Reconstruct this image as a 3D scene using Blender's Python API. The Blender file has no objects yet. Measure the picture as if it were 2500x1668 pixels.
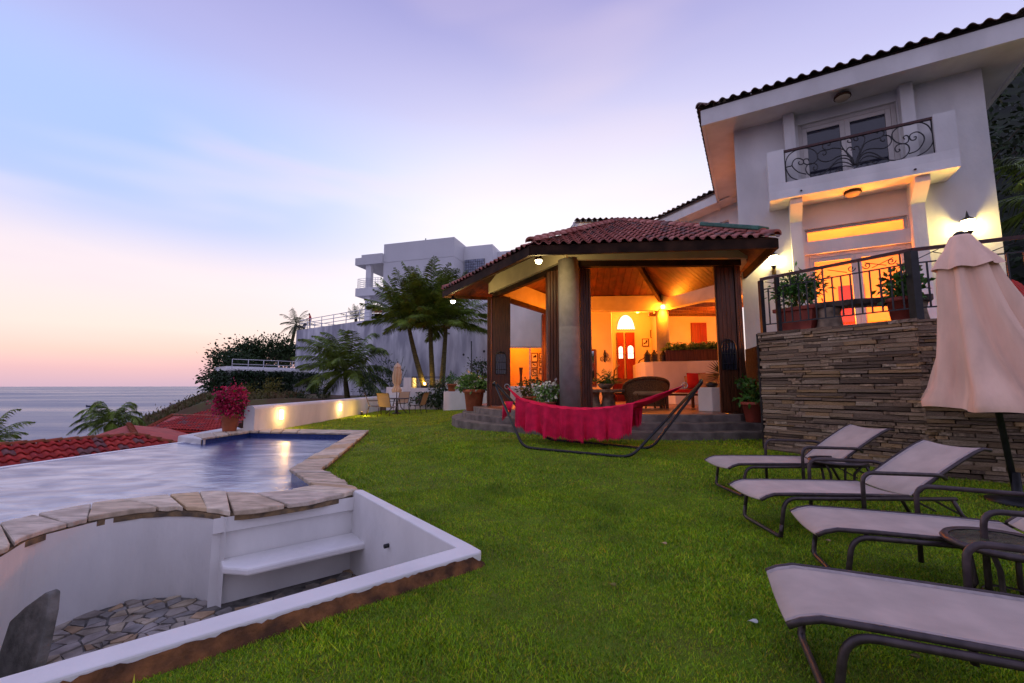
import bpy, math, random, numpy as np
from mathutils import Vector, Matrix
from mathutils.geometry import delaunay_2d_cdt
random.seed(7); np.random.seed(7)
R = math.radians
S = bpy.context.scene
COL = S.collection
# ---------------------------------------------------------------- camera
FPX = 1042.0; PITCH = math.atan(109/1042.0); EYE = 1.3
CP, SP = math.cos(PITCH), math.sin(PITCH)
cd = bpy.data.cameras.new('camera'); cam = bpy.data.objects.new('camera', cd); COL.objects.link(cam)
cd.sensor_width = 36; cd.lens = FPX/2500*36; cd.clip_start = .05; cd.clip_end = 60000
cam.location = (0, 0, EYE); cam.rotation_euler = (R(90)+PITCH, 0, 0); S.camera = cam
# ---------------------------------------------------------------- sky (dusk)
def lin(r, g, b):
    f = lambda c: (c/255/12.92) if c <= 10.3 else ((c/255+.055)/1.055)**2.4
    return (f(r), f(g), f(b), 1)
W = bpy.data.worlds.new('World'); S.world = W; W.use_nodes = True
nt = W.node_tree; N = nt.nodes; K = nt.links; N.clear()
def nd(t, **kw):
    n = N.new(t)
    for k, v in kw.items(): setattr(n, k, v)
    return n
def mth(op, a, b=None, c=None):
    n = nd('ShaderNodeMath', operation=op)
    for i, x in enumerate((a, b, c)):
        if x is None: continue
        if isinstance(x, (int, float)): n.inputs[i].default_value = x
        else: K.new(x, n.inputs[i])
    return n.outputs[0]
def mixc(f, a, b):
    n = nd('ShaderNodeMix', data_type='RGBA')
    for i, x in ((0, f), (6, a), (7, b)):
        if isinstance(x, (int, float, tuple)): n.inputs[i].default_value = x
        else: K.new(x, n.inputs[i])
    return n.outputs[2]
def smooth(x, lo, hi):
    n = nd('ShaderNodeMapRange', interpolation_type='SMOOTHSTEP'); K.new(x, n.inputs[0])
    n.inputs[1].default_value = lo; n.inputs[2].default_value = hi; return n.outputs[0]
tc = nd('ShaderNodeTexCoord'); sx = nd('ShaderNodeSeparateXYZ'); K.new(tc.outputs['Generated'], sx.inputs[0])
X, Y, Z = sx.outputs
mp = nd('ShaderNodeMapping'); K.new(tc.outputs['Generated'], mp.inputs[0])
mp.inputs['Rotation'].default_value = (0, R(-9), R(12)); mp.inputs['Scale'].default_value = (1.1, 1.1, 5.5)
ns = nd('ShaderNodeTexNoise'); K.new(mp.outputs[0], ns.inputs[0])
ns.inputs['Scale'].default_value = 1.5; ns.inputs['Detail'].default_value = 3; ns.inputs['Roughness'].default_value = .42; ns.inputs['Distortion'].default_value = .3
nz = ns.outputs['Fac']
zz = mth('ADD', Z, mth('MULTIPLY', mth('SUBTRACT', nz, .5), .05))
ramp = nd('ShaderNodeValToRGB'); K.new(zz, ramp.inputs[0]); cr = ramp.color_ramp
stops = [(0, (203, 172, 190)), (.035, (228, 184, 188)), (.065, (246, 203, 192)), (.105, (246, 220, 211)), (.19, (240, 224, 226)), (.28, (226, 216, 232)),
         (.37, (208, 210, 243)), (.45, (192, 200, 245)), (.55, (174, 174, 224)), (.7, (152, 151, 206)), (1, (128, 136, 204))]
while len(cr.elements) < len(stops): cr.elements.new(.5)
for e, (p, c) in zip(cr.elements, stops): e.position = p; e.color = lin(*c)
# azimuth: +Y is towards the set sun, -Y the eastern sky behind the camera
west = smooth(Y, -.75, .75)
leftw = smooth(X, .25, -.55)
band = mth('MULTIPLY', smooth(Z, .2, .34), smooth(Z, .62, .4))
blue = mth('MULTIPLY', mth('MULTIPLY', band, leftw), smooth(nz, .62, .4))
col = mixc(mth('MULTIPLY', blue, .68), ramp.outputs[0], lin(150, 184, 242))
glow = mth('MULTIPLY', mth('MULTIPLY', smooth(Z, .74, .26), smooth(Z, .03, .14)), mth('MULTIPLY', smooth(X, -.62, .0), smooth(X, .85, .2)))
cl = mth('MULTIPLY', smooth(nz, .48, .72), mth('MULTIPLY', smooth(Z, .1, .3), .6))
col = mixc(cl, col, lin(198, 184, 216))
col = mixc(mth('MULTIPLY', glow, .95), col, lin(250, 242, 247))
east = mixc(smooth(Z, 0, .5), lin(166, 156, 184), lin(176, 175, 212))
col = mixc(west, east, col)
nis = nd('ShaderNodeTexSky', sky_type='NISHITA', sun_disc=False); nis.sun_elevation = R(-2); nis.sun_rotation = R(-8)
add = nd('ShaderNodeMix', data_type='RGBA', blend_type='ADD'); add.inputs[0].default_value = .06
K.new(col, add.inputs[6]); K.new(nis.outputs[0], add.inputs[7])
bg = nd('ShaderNodeBackground'); bg.inputs[1].default_value = 1.0; K.new(add.outputs[2], bg.inputs[0])
wo = nd('ShaderNodeOutputWorld'); K.new(bg.outputs[0], wo.inputs[0])
sd = bpy.data.lights.new('sun', 'SUN'); sd.energy = .25; sd.angle = R(14); sd.color = (1, .75, .6)
sun = bpy.data.objects.new('sun', sd); COL.objects.link(sun); sun.rotation_euler = (R(86), 0, R(172)); sun.location = (0, 0, 40)
vs = S.view_settings; vs.view_transform = 'Standard'; vs.look = 'None'; vs.exposure = .24; vs.gamma = 1
try:
    S.cycles.use_adaptive_sampling = True; S.cycles.adaptive_threshold = .02; S.cycles.use_denoising = True; S.cycles.denoiser = 'OPENIMAGEDENOISE'
    S.cycles.max_bounces = 5; S.cycles.diffuse_bounces = 2; S.cycles.glossy_bounces = 3; S.cycles.transmission_bounces = 5; S.cycles.transparent_max_bounces = 6
    S.cycles.sample_clamp_indirect = 4; S.cycles.caustics_reflective = False; S.cycles.caustics_refractive = False
except Exception: pass
# ---------------------------------------------------------------- photo geometry: rays of the lens, used to survey where things stand
def ray(px, py):
    u = (px-1250)/FPX; v = (834-py)/FPX
    return Vector((u, CP-v*SP, SP+v*CP))
def atY(px, py, y):
    r = ray(px, py); t = y/r.y; return Vector((r.x*t, y, EYE+r.z*t))
def atZ(px, py, z):
    r = ray(px, py); t = (z-EYE)/r.z; return Vector((r.x*t, r.y*t, z))
def ss(x): x = max(0, min(1, x)); return x*x*(3-2*x)
def LZ(x, y): return .2*ss((x+4)/4)*ss((y-4)/5)
def G(px, py):
    z = 0
    for _ in range(12): p = atZ(px, py, z); z = LZ(p.x, p.y)
    return Vector((p.x, p.y, z))
# ---------------------------------------------------------------- materials
MATS = {}
def mat(name, col, rough=.7, var=.12, scale=6, bump=0, bscale=40, metal=0, spec=.4, col2=None, c2scale=None, emit=None, es=0, stretch=None, alpha=None, detail=5, lo=.35, hi=.65, sheen=0, trans=0, coord='Object', rvar=True):
    if name in MATS: return MATS[name]
    m = bpy.data.materials.new(name); m.use_nodes = True; t = m.node_tree; n = t.nodes; k = t.links
    p = n['Principled BSDF']; p.inputs['Roughness'].default_value = rough; p.inputs['Metallic'].default_value = metal; p.inputs['Specular IOR Level'].default_value = spec
    c = n.new('ShaderNodeTexCoord'); mpn = n.new('ShaderNodeMapping'); k.new(c.outputs[coord], mpn.inputs[0])
    if stretch: mpn.inputs['Scale'].default_value = stretch
    no = n.new('ShaderNodeTexNoise'); no.inputs['Scale'].default_value = c2scale or scale; no.inputs['Detail'].default_value = detail; k.new(mpn.outputs[0], no.inputs[0])
    rp = n.new('ShaderNodeValToRGB'); k.new(no.outputs['Fac'], rp.inputs[0])
    a = col; b = col2 or tuple(x*(1-2*var) for x in col)
    if not col2: a = tuple(min(1, x*(1+var)) for x in col)
    rp.color_ramp.elements[0].position = lo; rp.color_ramp.elements[1].position = hi
    rp.color_ramp.elements[0].color = (*b[:3], 1); rp.color_ramp.elements[1].color = (*a[:3], 1)
    out = rp.outputs[0]
    if rvar:   # every object a slightly different tone
        oi = n.new('ShaderNodeObjectInfo'); hs = n.new('ShaderNodeHueSaturation'); mr = n.new('ShaderNodeMapRange')
        k.new(oi.outputs['Random'], mr.inputs[0]); mr.inputs[3].default_value = .9; mr.inputs[4].default_value = 1.08
        k.new(mr.outputs[0], hs.inputs['Value']); k.new(out, hs.inputs['Color']); out = hs.outputs[0]
    k.new(out, p.inputs['Base Color'])
    if bump:
        nb = n.new('ShaderNodeTexNoise'); nb.inputs['Scale'].default_value = bscale; nb.inputs['Detail'].default_value = 6; k.new(mpn.outputs[0], nb.inputs[0])
        bn = n.new('ShaderNodeBump'); bn.inputs['Strength'].default_value = bump; bn.inputs['Distance'].default_value = .02; k.new(nb.outputs['Fac'], bn.inputs['Height']); k.new(bn.outputs[0], p.inputs['Normal'])
    if emit: p.inputs['Emission Color'].default_value = (*emit, 1); p.inputs['Emission Strength'].default_value = es
    if trans: p.inputs['Transmission Weight'].default_value = trans
    if alpha is not None: p.inputs['Alpha'].default_value = alpha
    MATS[name] = m; return m
def vary(m, f):
    """per-object random colour between a list of tones"""
    t = m.node_tree; n = t.nodes; k = t.links; p = n['Principled BSDF']
    oi = n.new('ShaderNodeObjectInfo'); rp = n.new('ShaderNodeValToRGB'); rp.color_ramp.interpolation = 'CONSTANT'
    while len(rp.color_ramp.elements) < len(f): rp.color_ramp.elements.new(.5)
    for i, c in enumerate(f): rp.color_ramp.elements[i].position = i/len(f); rp.color_ramp.elements[i].color = (*c, 1)
    ge = n.new('ShaderNodeNewGeometry'); sm = n.new('ShaderNodeMath'); sm.operation = 'ADD'; k.new(oi.outputs['Random'], sm.inputs[0]); k.new(ge.outputs['Random Per Island'], sm.inputs[1]); fc = n.new('ShaderNodeMath'); fc.operation = 'FRACT'; k.new(sm.outputs[0], fc.inputs[0]); k.new(fc.outputs[0], rp.inputs[0])
    mx = n.new('ShaderNodeMix'); mx.data_type = 'RGBA'; mx.blend_type = 'MULTIPLY'; mx.inputs[0].default_value = 1
    src = p.inputs['Base Color'].links[0].from_socket
    k.new(rp.outputs[0], mx.inputs[6]); k.new(src, mx.inputs[7]); k.new(mx.outputs[2], p.inputs['Base Color']); return m
white = mat('white_plaster', (.82, .80, .77), .85, .06, 1.6, .3, 16, stretch=(1, 1, .5), detail=12)
white2 = mat('painted_masonry', (.78, .78, .78), .8, .02, .5, .1, 26)
cream = mat('cream_plaster', (.62, .55, .38), .85, .05, 3, .1, 50)
wall_in = mat('interior_plaster', (.74, .64, .46), .85, .03, 2, .06, 40)
dirty = mat('weathered_white_wall', (.74, .74, .78), .9, .1, .9, .3, 9, col2=(.36, .36, .42), stretch=(1, 1, .3), detail=14, lo=.40, hi=.60)
concrete = mat('concrete', (.29, .27, .255), .9, .07, 6, .25, 60)
stepmat = mat('step_concrete', (.20, .165, .14), .9, .2, 4, .35, 30)
wood = mat('dark_wood', (.105, .034, .014), .4, .3, 3, .2, 30, stretch=(14, 14, .7))
woodb = mat('ceiling_wood', (.24, .085, .03), .5, .3, 3, .15, 30, stretch=(1, 1, 1))
fasc = mat('fascia_wood', (.045, .02, .011), .75, .3, 3, .2, 20, spec=.15)
redwood = mat('red_painted_wood', (.24, .012, .006), .45, .15, 4, .1, 30, stretch=(8, 8, .6))
iron = mat('black_iron', (.02, .018, .02), .45, .2, 20, .1, 80, spec=.5)
railred = mat('brown_red_rail', (.075, .022, .018), .4, .2, 20)
tile_m = vary(mat('clay_tile', (.92, .9, .88), .8, .22, 9, .25, 60), [(.66, .24, .19), (.58, .20, .16), (.70, .29, .23), (.54, .20, .17), (.36, .20, .18), (.64, .22, .17)])
tile_red = vary(mat('red_roof_tile', (.95, .92, .92), .65, .18, 8, .2, 60), [(.50, .03, .022), (.44, .025, .02), (.54, .045, .03), (.38, .03, .03), (.50, .035, .025), (.24, .10, .10)])
redflat = mat('red_painted_roof', (.50, .05, .035), .7, .12, 2, .2, 20)
stone_m = vary(mat('ledge_stone', (.95, .93, .9), .85, .28, 22, .5, 60), [(.46, .32, .20), (.32, .215, .14), (.56, .42, .29), (.21, .145, .10), (.40, .27, .165), (.52, .33, .165), (.27, .19, .13), (.37, .265, .18)])
mortar = mat('dark_mortar', (.035, .028, .025), .95, .3, 12, .3, 40)
cop_m = vary(mat('sandstone_coping', (1, .97, .92), .75, .2, 5, .3, 30, stretch=(1, 3, 1)), [(.72, .58, .42), (.66, .53, .38), (.78, .66, .50), (.66, .56, .45), (.74, .54, .32)])
flag_m = vary(mat('flagstone', (1, .96, .9), .85, .25, 6, .4, 25), [(.48, .42, .34), (.41, .36, .31), (.54, .45, .33), (.56, .39, .24), (.36, .34, .32), (.47, .42, .38)])
grout = mat('grout', (.17, .16, .145), .95, .3, 8, .4, 30)
soil = mat('soil', (.11, .065, .04), .95, .35, 3, .5, 12)
brown = mat('earth_stained_edge', (.30, .12, .04), .9, .4, 9, .8, 26, col2=(.09, .04, .018))
bluetile = mat('blue_pool_tile', (.03, .06, .22), .25, .3, 40)
terra = mat('terracotta', (.44, .13, .06), .75, .14, 5, .1, 40)
terra2 = mat('red_planter', (.36, .07, .045), .6, .12, 5, .08, 40)
leafm = mat('green_leaf', (.08, .22, .03), .5, .4, 9)
leafl = mat('light_green_leaf', (.15, .31, .06), .5, .35, 9)
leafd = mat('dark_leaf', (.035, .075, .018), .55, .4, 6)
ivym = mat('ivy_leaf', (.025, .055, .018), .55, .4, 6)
palmm = mat('palm_frond', (.15, .23, .025), .5, .35, 2)
trunkm = mat('palm_trunk', (.10, .085, .03), .85, .25, 5, .5, 20, stretch=(1, 1, 6))
bark = mat('bark', (.09, .065, .045), .9, .3, 8, .4, 25)
magenta = mat('magenta_bract', (.52, .02, .09), .6, .25, 8)
whitefl = mat('white_flower', (.72, .74, .66), .6, .1, 8)
yellowg = mat('yellow_green_shrub', (.20, .18, .03), .7, .3, 4)
fabric = mat('sling_fabric', (.58, .47, .40), .85, .07, 5, .3, 260, detail=12)
bronze = mat('bronze_frame', (.075, .055, .055), .38, .15, 20, metal=.35)
umbm = mat('umbrella_canvas', (.92, .60, .45), .9, .08, 4, .25, 30, stretch=(1, 1, .25))
hamm = mat('hammock_cloth', (.84, .010, .075), .9, .12, 6, .3, 160)
blackm = mat('black_metal', (.018, .018, .02), .4, .2, 10)
glassd = mat('dark_glass', (.03, .03, .045), .06, .1, 3, spec=.8)
framew = mat('white_joinery', (.68, .63, .58), .55, .04, 4)
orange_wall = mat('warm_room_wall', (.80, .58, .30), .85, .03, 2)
wicker = mat('wicker', (.20, .10, .035), .7, .35, 40, .5, 90)
floor_t = mat('clay_floor', (.36, .17, .08), .3, .2, 3, .05, 10, spec=.5)
red_f = mat('red_fabric', (.50, .015, .012), .85, .1, 5, .1, 100)
tan_f = mat('tan_cushion', (.42, .28, .14), .9, .1, 5, .1, 100)
skin = mat('skin', (.25, .13, .09), .6, .05, 5)
navy = mat('dark_trousers', (.09, .02, .025), .85, .1, 5)
bulb = mat('lit_bulb', (1, .9, .6), .5, 0, 1, emit=(1, .80, .42), es=22, rvar=False)
bulbw = mat('lit_globe_warm', (1, .8, .5), .5, 0, 1, emit=(1, .55, .16), es=7, rvar=False)
nichem = mat('lit_niche', (1, .8, .5), .5, 0, 1, emit=(1, .72, .34), es=5, rvar=False)
backlit = mat('lit_window_pane', (1, .95, .8), .5, 0, 1, emit=(1, .9, .62), es=2.2, rvar=False)
bluewhite = mat('white_metal', (.75, .76, .8), .5, .04, 5)
# ---------------------------------------------------------------- mesh building
class MB:
    def __init__(s, xf=None): s.v = []; s.f = []; s.sm = []; s.xf = xf
    def add(s, vs, fs, smooth=False):
        o = len(s.v)
        s.v += [tuple(s.xf(*p)) if s.xf else tuple(p) for p in vs]
        s.f += [tuple(i+o for i in f) for f in fs]; s.sm += [smooth]*len(fs); return s
    def box(s, x0, x1, y0, y1, z0, z1):
        return s.add([(x, y, z) for x in (x0, x1) for y in (y0, y1) for z in (z0, z1)],
                     [(0, 1, 3, 2), (4, 6, 7, 5), (0, 4, 5, 1), (2, 3, 7, 6), (0, 2, 6, 4), (1, 5, 7, 3)])
    def bar(s, p, q, w, h, up=(0, 0, 1)):
        p, q = Vector(p), Vector(q); d = (q-p).normalized(); u = Vector(up); a = d.cross(u)
        if a.length < 1e-5: a = d.cross(Vector((0, 1, 0)))
        a.normalize(); b = a.cross(d).normalized(); a *= w/2; b *= h/2
        vs = [r+i*a+j*b for r in (p, q) for i, j in ((-1, -1), (1, -1), (1, 1), (-1, 1))]
        return s.add(vs, [(0, 1, 2, 3), (7, 6, 5, 4), (0, 4, 5, 1), (1, 5, 6, 2), (2, 6, 7, 3), (3, 7, 4, 0)])
    def tube(s, pts, r, n=8, closed=False, cap=True):
        pts = [Vector(p) for p in pts]; m = len(pts); rs = r if isinstance(r, (list, tuple)) else [r]*m
        vs = []; prev = None
        for i, p in enumerate(pts):
            if closed: t = pts[(i+1) % m]-pts[i-1]
            else: t = pts[min(i+1, m-1)]-pts[max(i-1, 0)]
            t.normalize()
            a = (prev-t*prev.dot(t)) if prev is not None else t.cross(Vector((0, 0, 1)))
            if a.length < 1e-4: a = t.cross(Vector((0, 1, 0)))
            if a.length < 1e-4: a = t.cross(Vector((1, 0, 0)))
            a.normalize(); prev = a; b = t.cross(a)
            for k in range(n):
                c = 2*math.pi*k/n; vs.append(p+(a*math.cos(c)+b*math.sin(c))*rs[i])
        fs = []
        for i in range(m if closed else m-1):
            for k in range(n):
                j = (i+1) % m; fs.append((i*n+k, i*n+(k+1) % n, j*n+(k+1) % n, j*n+k))
        s.add(vs, fs, True)
        if cap and not closed:
            o = len(s.v)-m*n
            s.f += [tuple(o+k for k in range(n-1, -1, -1)), tuple(o+(m-1)*n+k for k in range(n))]; s.sm += [False, False]
        return s
    def lathe(s, prof, c=(0, 0, 0), n=16, lob=None):
        vs = []
        for r, z in prof:
            for k in range(n):
                a = 2*math.pi*k/n; q = r*(lob(a, z) if lob else 1)
                vs.append((c[0]+q*math.cos(a), c[1]+q*math.sin(a), c[2]+z))
        fs = [(i*n+k, i*n+(k+1) % n, (i+1)*n+(k+1) % n, (i+1)*n+k) for i in range(len(prof)-1) for k in range(n)]
        return s.add(vs, fs, True)
    def prism(s, poly, z0, z1):
        n = len(poly); a = lambda z, p: z(p) if callable(z) else z
        vs = [(p[0], p[1], a(z0, p)) for p in poly]+[(p[0], p[1], a(z1, p)) for p in poly]
        return s.add(vs, [tuple(range(n-1, -1, -1)), tuple(range(n, 2*n))]+[(i, (i+1) % n, n+(i+1) % n, n+i) for i in range(n)])
    def poly(s, *pts): return s.add(pts, [tuple(range(len(pts)))])
    def slab(s, pts, t):
        """planar outline given thickness t along -normal"""
        pts = [Vector(p) for p in pts]; nn = (pts[1]-pts[0]).cross(pts[2]-pts[0]).normalized()*t; nn = -nn if nn.z < 0 else nn; n = len(pts)
        return s.add(pts+[p-nn for p in pts], [tuple(range(n)), tuple(range(2*n-1, n-1, -1))]+[(i, n+i, n+(i+1) % n, (i+1) % n) for i in range(n)])
    def holes(s, a0, a1, z0, z1, hs, b0, b1, P):
        """wall slab with rectangular openings; P maps (a,b,z)"""
        A = sorted({a0, a1, *[h[0] for h in hs], *[h[1] for h in hs]}); Zs = sorted({z0, z1, *[h[2] for h in hs], *[h[3] for h in hs]})
        A = [a for a in A if a0 <= a <= a1]; Zs = [z for z in Zs if z0 <= z <= z1]
        solid = lambda i, j: 0 <= i < len(A)-1 and 0 <= j < len(Zs)-1 and not any(h[0] < (A[i]+A[i+1])/2 < h[1] and h[2] < (Zs[j]+Zs[j+1])/2 < h[3] for h in hs)
        for i in range(len(A)-1):
            for j in range(len(Zs)-1):
                if not solid(i, j): continue
                x0, x1, y0, y1 = A[i], A[i+1], Zs[j], Zs[j+1]
                q = lambda *ps: s.add([P(*p) for p in ps], [(0, 1, 2, 3)])
                q((x0, b1, y0), (x1, b1, y0), (x1, b1, y1), (x0, b1, y1)); q((x0, b0, y0), (x0, b0, y1), (x1, b0, y1), (x1, b0, y0))
                if not solid(i-1, j): q((x0, b0, y0), (x0, b1, y0), (x0, b1, y1), (x0, b0, y1))
                if not solid(i+1, j): q((x1, b0, y0), (x1, b0, y1), (x1, b1, y1), (x1, b1, y0))
                if not solid(i, j-1): q((x0, b0, y0), (x1, b0, y0), (x1, b1, y0), (x0, b1, y0))
                if not solid(i, j+1): q((x0, b0, y1), (x0, b1, y1), (x1, b1, y1), (x1, b0, y1))
        return s
    def leaf(s, p, d, w, l, droop=0):
        d = Vector(d).normalized(); a = d.cross(Vector((random.uniform(-1, 1), random.uniform(-1, 1), random.uniform(-.6, 1))))
        if a.length < 1e-4: a = Vector((1, 0, 0))
        a.normalize(); p = Vector(p); m = p+d*l*.5; e = p+d*l-Vector((0, 0, droop*l))
        return s.add([p, m+a*w/2, e, m-a*w/2], [(0, 1, 2, 3)])
    def build(s, name, m, parent=None, bevel=0, world=True, seg=2):
        me = bpy.data.meshes.new(name); me.from_pydata(s.v, [], s.f); me.polygons.foreach_set('use_smooth', s.sm); me.materials.append(m)
        me.update(); o = bpy.data.objects.new(name, me); COL.objects.link(o)
        if parent is not None:
            o.parent = parent
            if world: o.matrix_parent_inverse = WM[parent.name].inverted()
        WM[o.name] = WM[parent.name] if (parent is not None and not world) else Matrix.Identity(4)
        if bevel:
            b = o.modifiers.new('bevel', 'BEVEL'); b.width = bevel; b.segments = seg; b.limit_method = 'ANGLE'; b.angle_limit = R(40)
        return o
WM = {}
def tag(o, label=None, cat=None, group=None, kind=None):
    for k, v in (('label', label), ('category', cat), ('group', group), ('kind', kind)):
        if v: o[k] = v
    return o
def thing(name, label, cat, loc=(0, 0, 0), rz=0, group=None, kind=None):
    o = bpy.data.objects.new(name, None); COL.objects.link(o); o.location = loc; o.rotation_euler = (0, 0, rz); o.empty_display_size = .1
    WM[o.name] = Matrix.Translation(Vector(loc)) @ Matrix.Rotation(rz, 4, 'Z'); return tag(o, label, cat, group, kind)
def dup(o, parent=None, **kw):
    c = o.copy(); COL.objects.link(c)
    if parent is not None: c.parent = parent
    for ch in o.children: dup(ch, c)
    if parent is None:
        for k, v in kw.items():
            if k in ('location', 'rotation_euler', 'scale'): setattr(c, k, v)
            else: c[k] = v
    return c
def lamp(name, parent, loc, power, colr, radius=.08):
    l = bpy.data.lights.new(name, 'POINT'); l.energy = power; l.color = colr; l.shadow_soft_size = radius
    o = bpy.data.objects.new(name, l); COL.objects.link(o); o.location = Vector(loc)-Vector(parent.location) if parent else loc
    if parent: o.parent = parent
    return o
def arc(c, r, a0, a1, n, ax=(1, 0, 0), ay=(0, 0, 1)):
    ax, ay, c = Vector(ax), Vector(ay), Vector(c)
    return [c+ax*r*math.cos(a0+(a1-a0)*i/n)+ay*r*math.sin(a0+(a1-a0)*i/n) for i in range(n+1)]
def spiral(c, r, turns, a0, ax, ay, n=18, sgn=1, r1=.15):
    ax, ay, c = Vector(ax), Vector(ay), Vector(c)
    return [c+(ax*math.cos(a0+sgn*turns*2*math.pi*i/n)+ay*math.sin(a0+sgn*turns*2*math.pi*i/n))*r*(1-(1-r1)*i/n) for i in range(n+1)]
def rounded(pts, r, n=4):
    """polyline with rounded corners"""
    pts = [Vector(p) for p in pts]; out = [pts[0]]
    for i in range(1, len(pts)-1):
        a, b, c = pts[i-1], pts[i], pts[i+1]; k = min(r, (a-b).length*.49, (c-b).length*.49)
        p, q = b+(a-b).normalized()*k, b+(c-b).normalized()*k
        for j in range(n+1):
            t = j/n; out.append(p*(1-t)**2+b*2*t*(1-t)+q*t*t)
    return out+[pts[-1]]
def cloud(mb, c, rad, n, size, up=.3, shell=.5, aspect=.5, clump=0):
    """leaf-sized faces spread through an ellipsoid, in clumps"""
    c = Vector(c); cl = []
    if clump:
        for _ in range(clump):
            d = Vector(np.random.normal(size=3)).normalized()*random.uniform(.35, .95); cl.append(d)
    for _ in range(n):
        d = Vector(np.random.normal(size=3)).normalized()
        if clump:
            q = random.choice(cl)+Vector(np.random.normal(size=3))*.2
        else: q = d*(random.uniform(shell, 1))
        if random.random() < .035: q = q*random.uniform(1.15, 1.45)
        p = c+Vector((q.x*rad[0], q.y*rad[1], q.z*rad[2]))
        dd = (Vector((q.x, q.y, q.z+up))+Vector(np.random.normal(size=3))*.6)
        l = size*random.uniform(.6, 1.3); mb.leaf(p, dd, l*aspect, l, random.uniform(0, .4))
    return mb
# ================================================================ SETTING: sea, hillside, lawn
def seamat():
    m = bpy.data.materials.new('sea_water'); m.use_nodes = True; t = m.node_tree; n = t.nodes; k = t.links; p = n['Principled BSDF']
    p.inputs['Base Color'].default_value = (.09, .12, .22, 1); p.inputs['Roughness'].default_value = .32; p.inputs['IOR'].default_value = 1.33
    g = n.new('ShaderNodeNewGeometry'); mp = n.new('ShaderNodeMapping'); k.new(g.outputs['Position'], mp.inputs[0]); mp.inputs['Scale'].default_value = (.004, .03, 1)
    no = n.new('ShaderNodeTexNoise'); no.inputs['Scale'].default_value = 1; no.inputs['Detail'].default_value = 8; no.inputs['Roughness'].default_value = .65; k.new(mp.outputs[0], no.inputs[0])
    b = n.new('ShaderNodeBump'); b.inputs['Strength'].default_value = .55; b.inputs['Distance'].default_value = 6; k.new(no.outputs['Fac'], b.inputs['Height']); k.new(b.outputs[0], p.inputs['Normal'])
    mp2 = n.new('ShaderNodeMapping'); k.new(g.outputs['Position'], mp2.inputs[0]); mp2.inputs['Scale'].default_value = (.0012, .006, 1)
    n2 = n.new('ShaderNodeTexNoise'); n2.inputs['Scale'].default_value = 1; n2.inputs['Detail'].default_value = 4; k.new(mp2.outputs[0], n2.inputs[0])
    rp = n.new('ShaderNodeMapRange'); k.new(n2.outputs['Fac'], rp.inputs[0]); rp.inputs[1].default_value = .35; rp.inputs[2].default_value = .65; rp.inputs[3].default_value = .22; rp.inputs[4].default_value = .45
    k.new(rp.outputs[0], p.inputs['Roughness']); return m
tag(MB().poly((-30000, -30000, -30), (30000, -30000, -30), (30000, 45000, -30), (-30000, 45000, -30)).build('sea', seamat()), kind='structure')
# brown scrub hillside running down to the sea beyond the garden wall
def hz(x, y):
    a = .30-.34*max(0, -x-.69*y)**1.08          # falls away to the left
    b = a+.012*max(0, y-24)+(.25*math.sin(x*.9+y*.3)+.2*math.sin(y*.7))*.25*ss((-8-x)/4)
    if x > -8: b = .4+.028*max(0, y-24)
    return b
mb = MB(); xs = list(np.linspace(-75, -7.3, 62))+list(np.linspace(-6.6, 30, 20)); ys = np.linspace(11.8, 75, 60)
mb.add([(x, y, (-9 if x < -7.2 and y < 28.5 else hz(x, y) if not (x > -8 and y < 26) else -.4)) for x in xs for y in ys],
       [(i*60+j, (i+1)*60+j, (i+1)*60+j+1, i*60+j+1) for i in range(len(xs)-1) for j in range(59)], True)
scrub = mat('dry_hillside', (.13, .12, .045), .95, .4, .8, .8, 3, col2=(.15, .075, .05), coord='Object')
tag(mb.build('hillside', scrub), kind='structure')
tag(MB().add([(-75, -10, -9.5), (-9.6, -10, -9.5), (-9.6, 24, -9), (-75, 24, -9)], [(0, 1, 2, 3)]).build('lower_ground', scrub), kind='structure')
# ---- pool outline surveyed from the coping, top at z .10, water at -.06
CZ = .10; WZ = -.06
cin = [atZ(*p, CZ).xy for p in ((-330, 1500), (-180, 1352), (-70, 1300), (0, 1276), (100, 1252), (203, 1232), (275, 1222), (352, 1213), (440, 1204), (525, 1199), (620, 1204), (700, 1197), (774, 1185))]
cout = [atZ(*p, CZ).xy for p in ((-360, 1700), (-200, 1440), (-80, 1376), (0, 1340), (72, 1300), (150, 1279), (241, 1257), (300, 1246), (364, 1238), (440, 1235), (500, 1238), (553, 1249), (640, 1240), (760, 1221), (881, 1196))]
rin = [atZ(*p, CZ).xy for p in ((774, 1185), (712, 1144), (862, 1057))]
rout = [atZ(*p, CZ).xy for p in ((881, 1196), (786, 1144), (900, 1050))]
fin = [atZ(*p, CZ).xy for p in ((862, 1057), (609, 1053), (494, 1069))]
fout = [atZ(*p, CZ).xy for p in ((900, 1050), (600, 1045), (470, 1062))]
e1 = atZ(433, 1083, WZ).xy; e0 = atZ(0, 1144, WZ).xy; ed = (e0-e1).normalized(); e2 = e1-ed*(.75); eN = e0+ed*5.5
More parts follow.
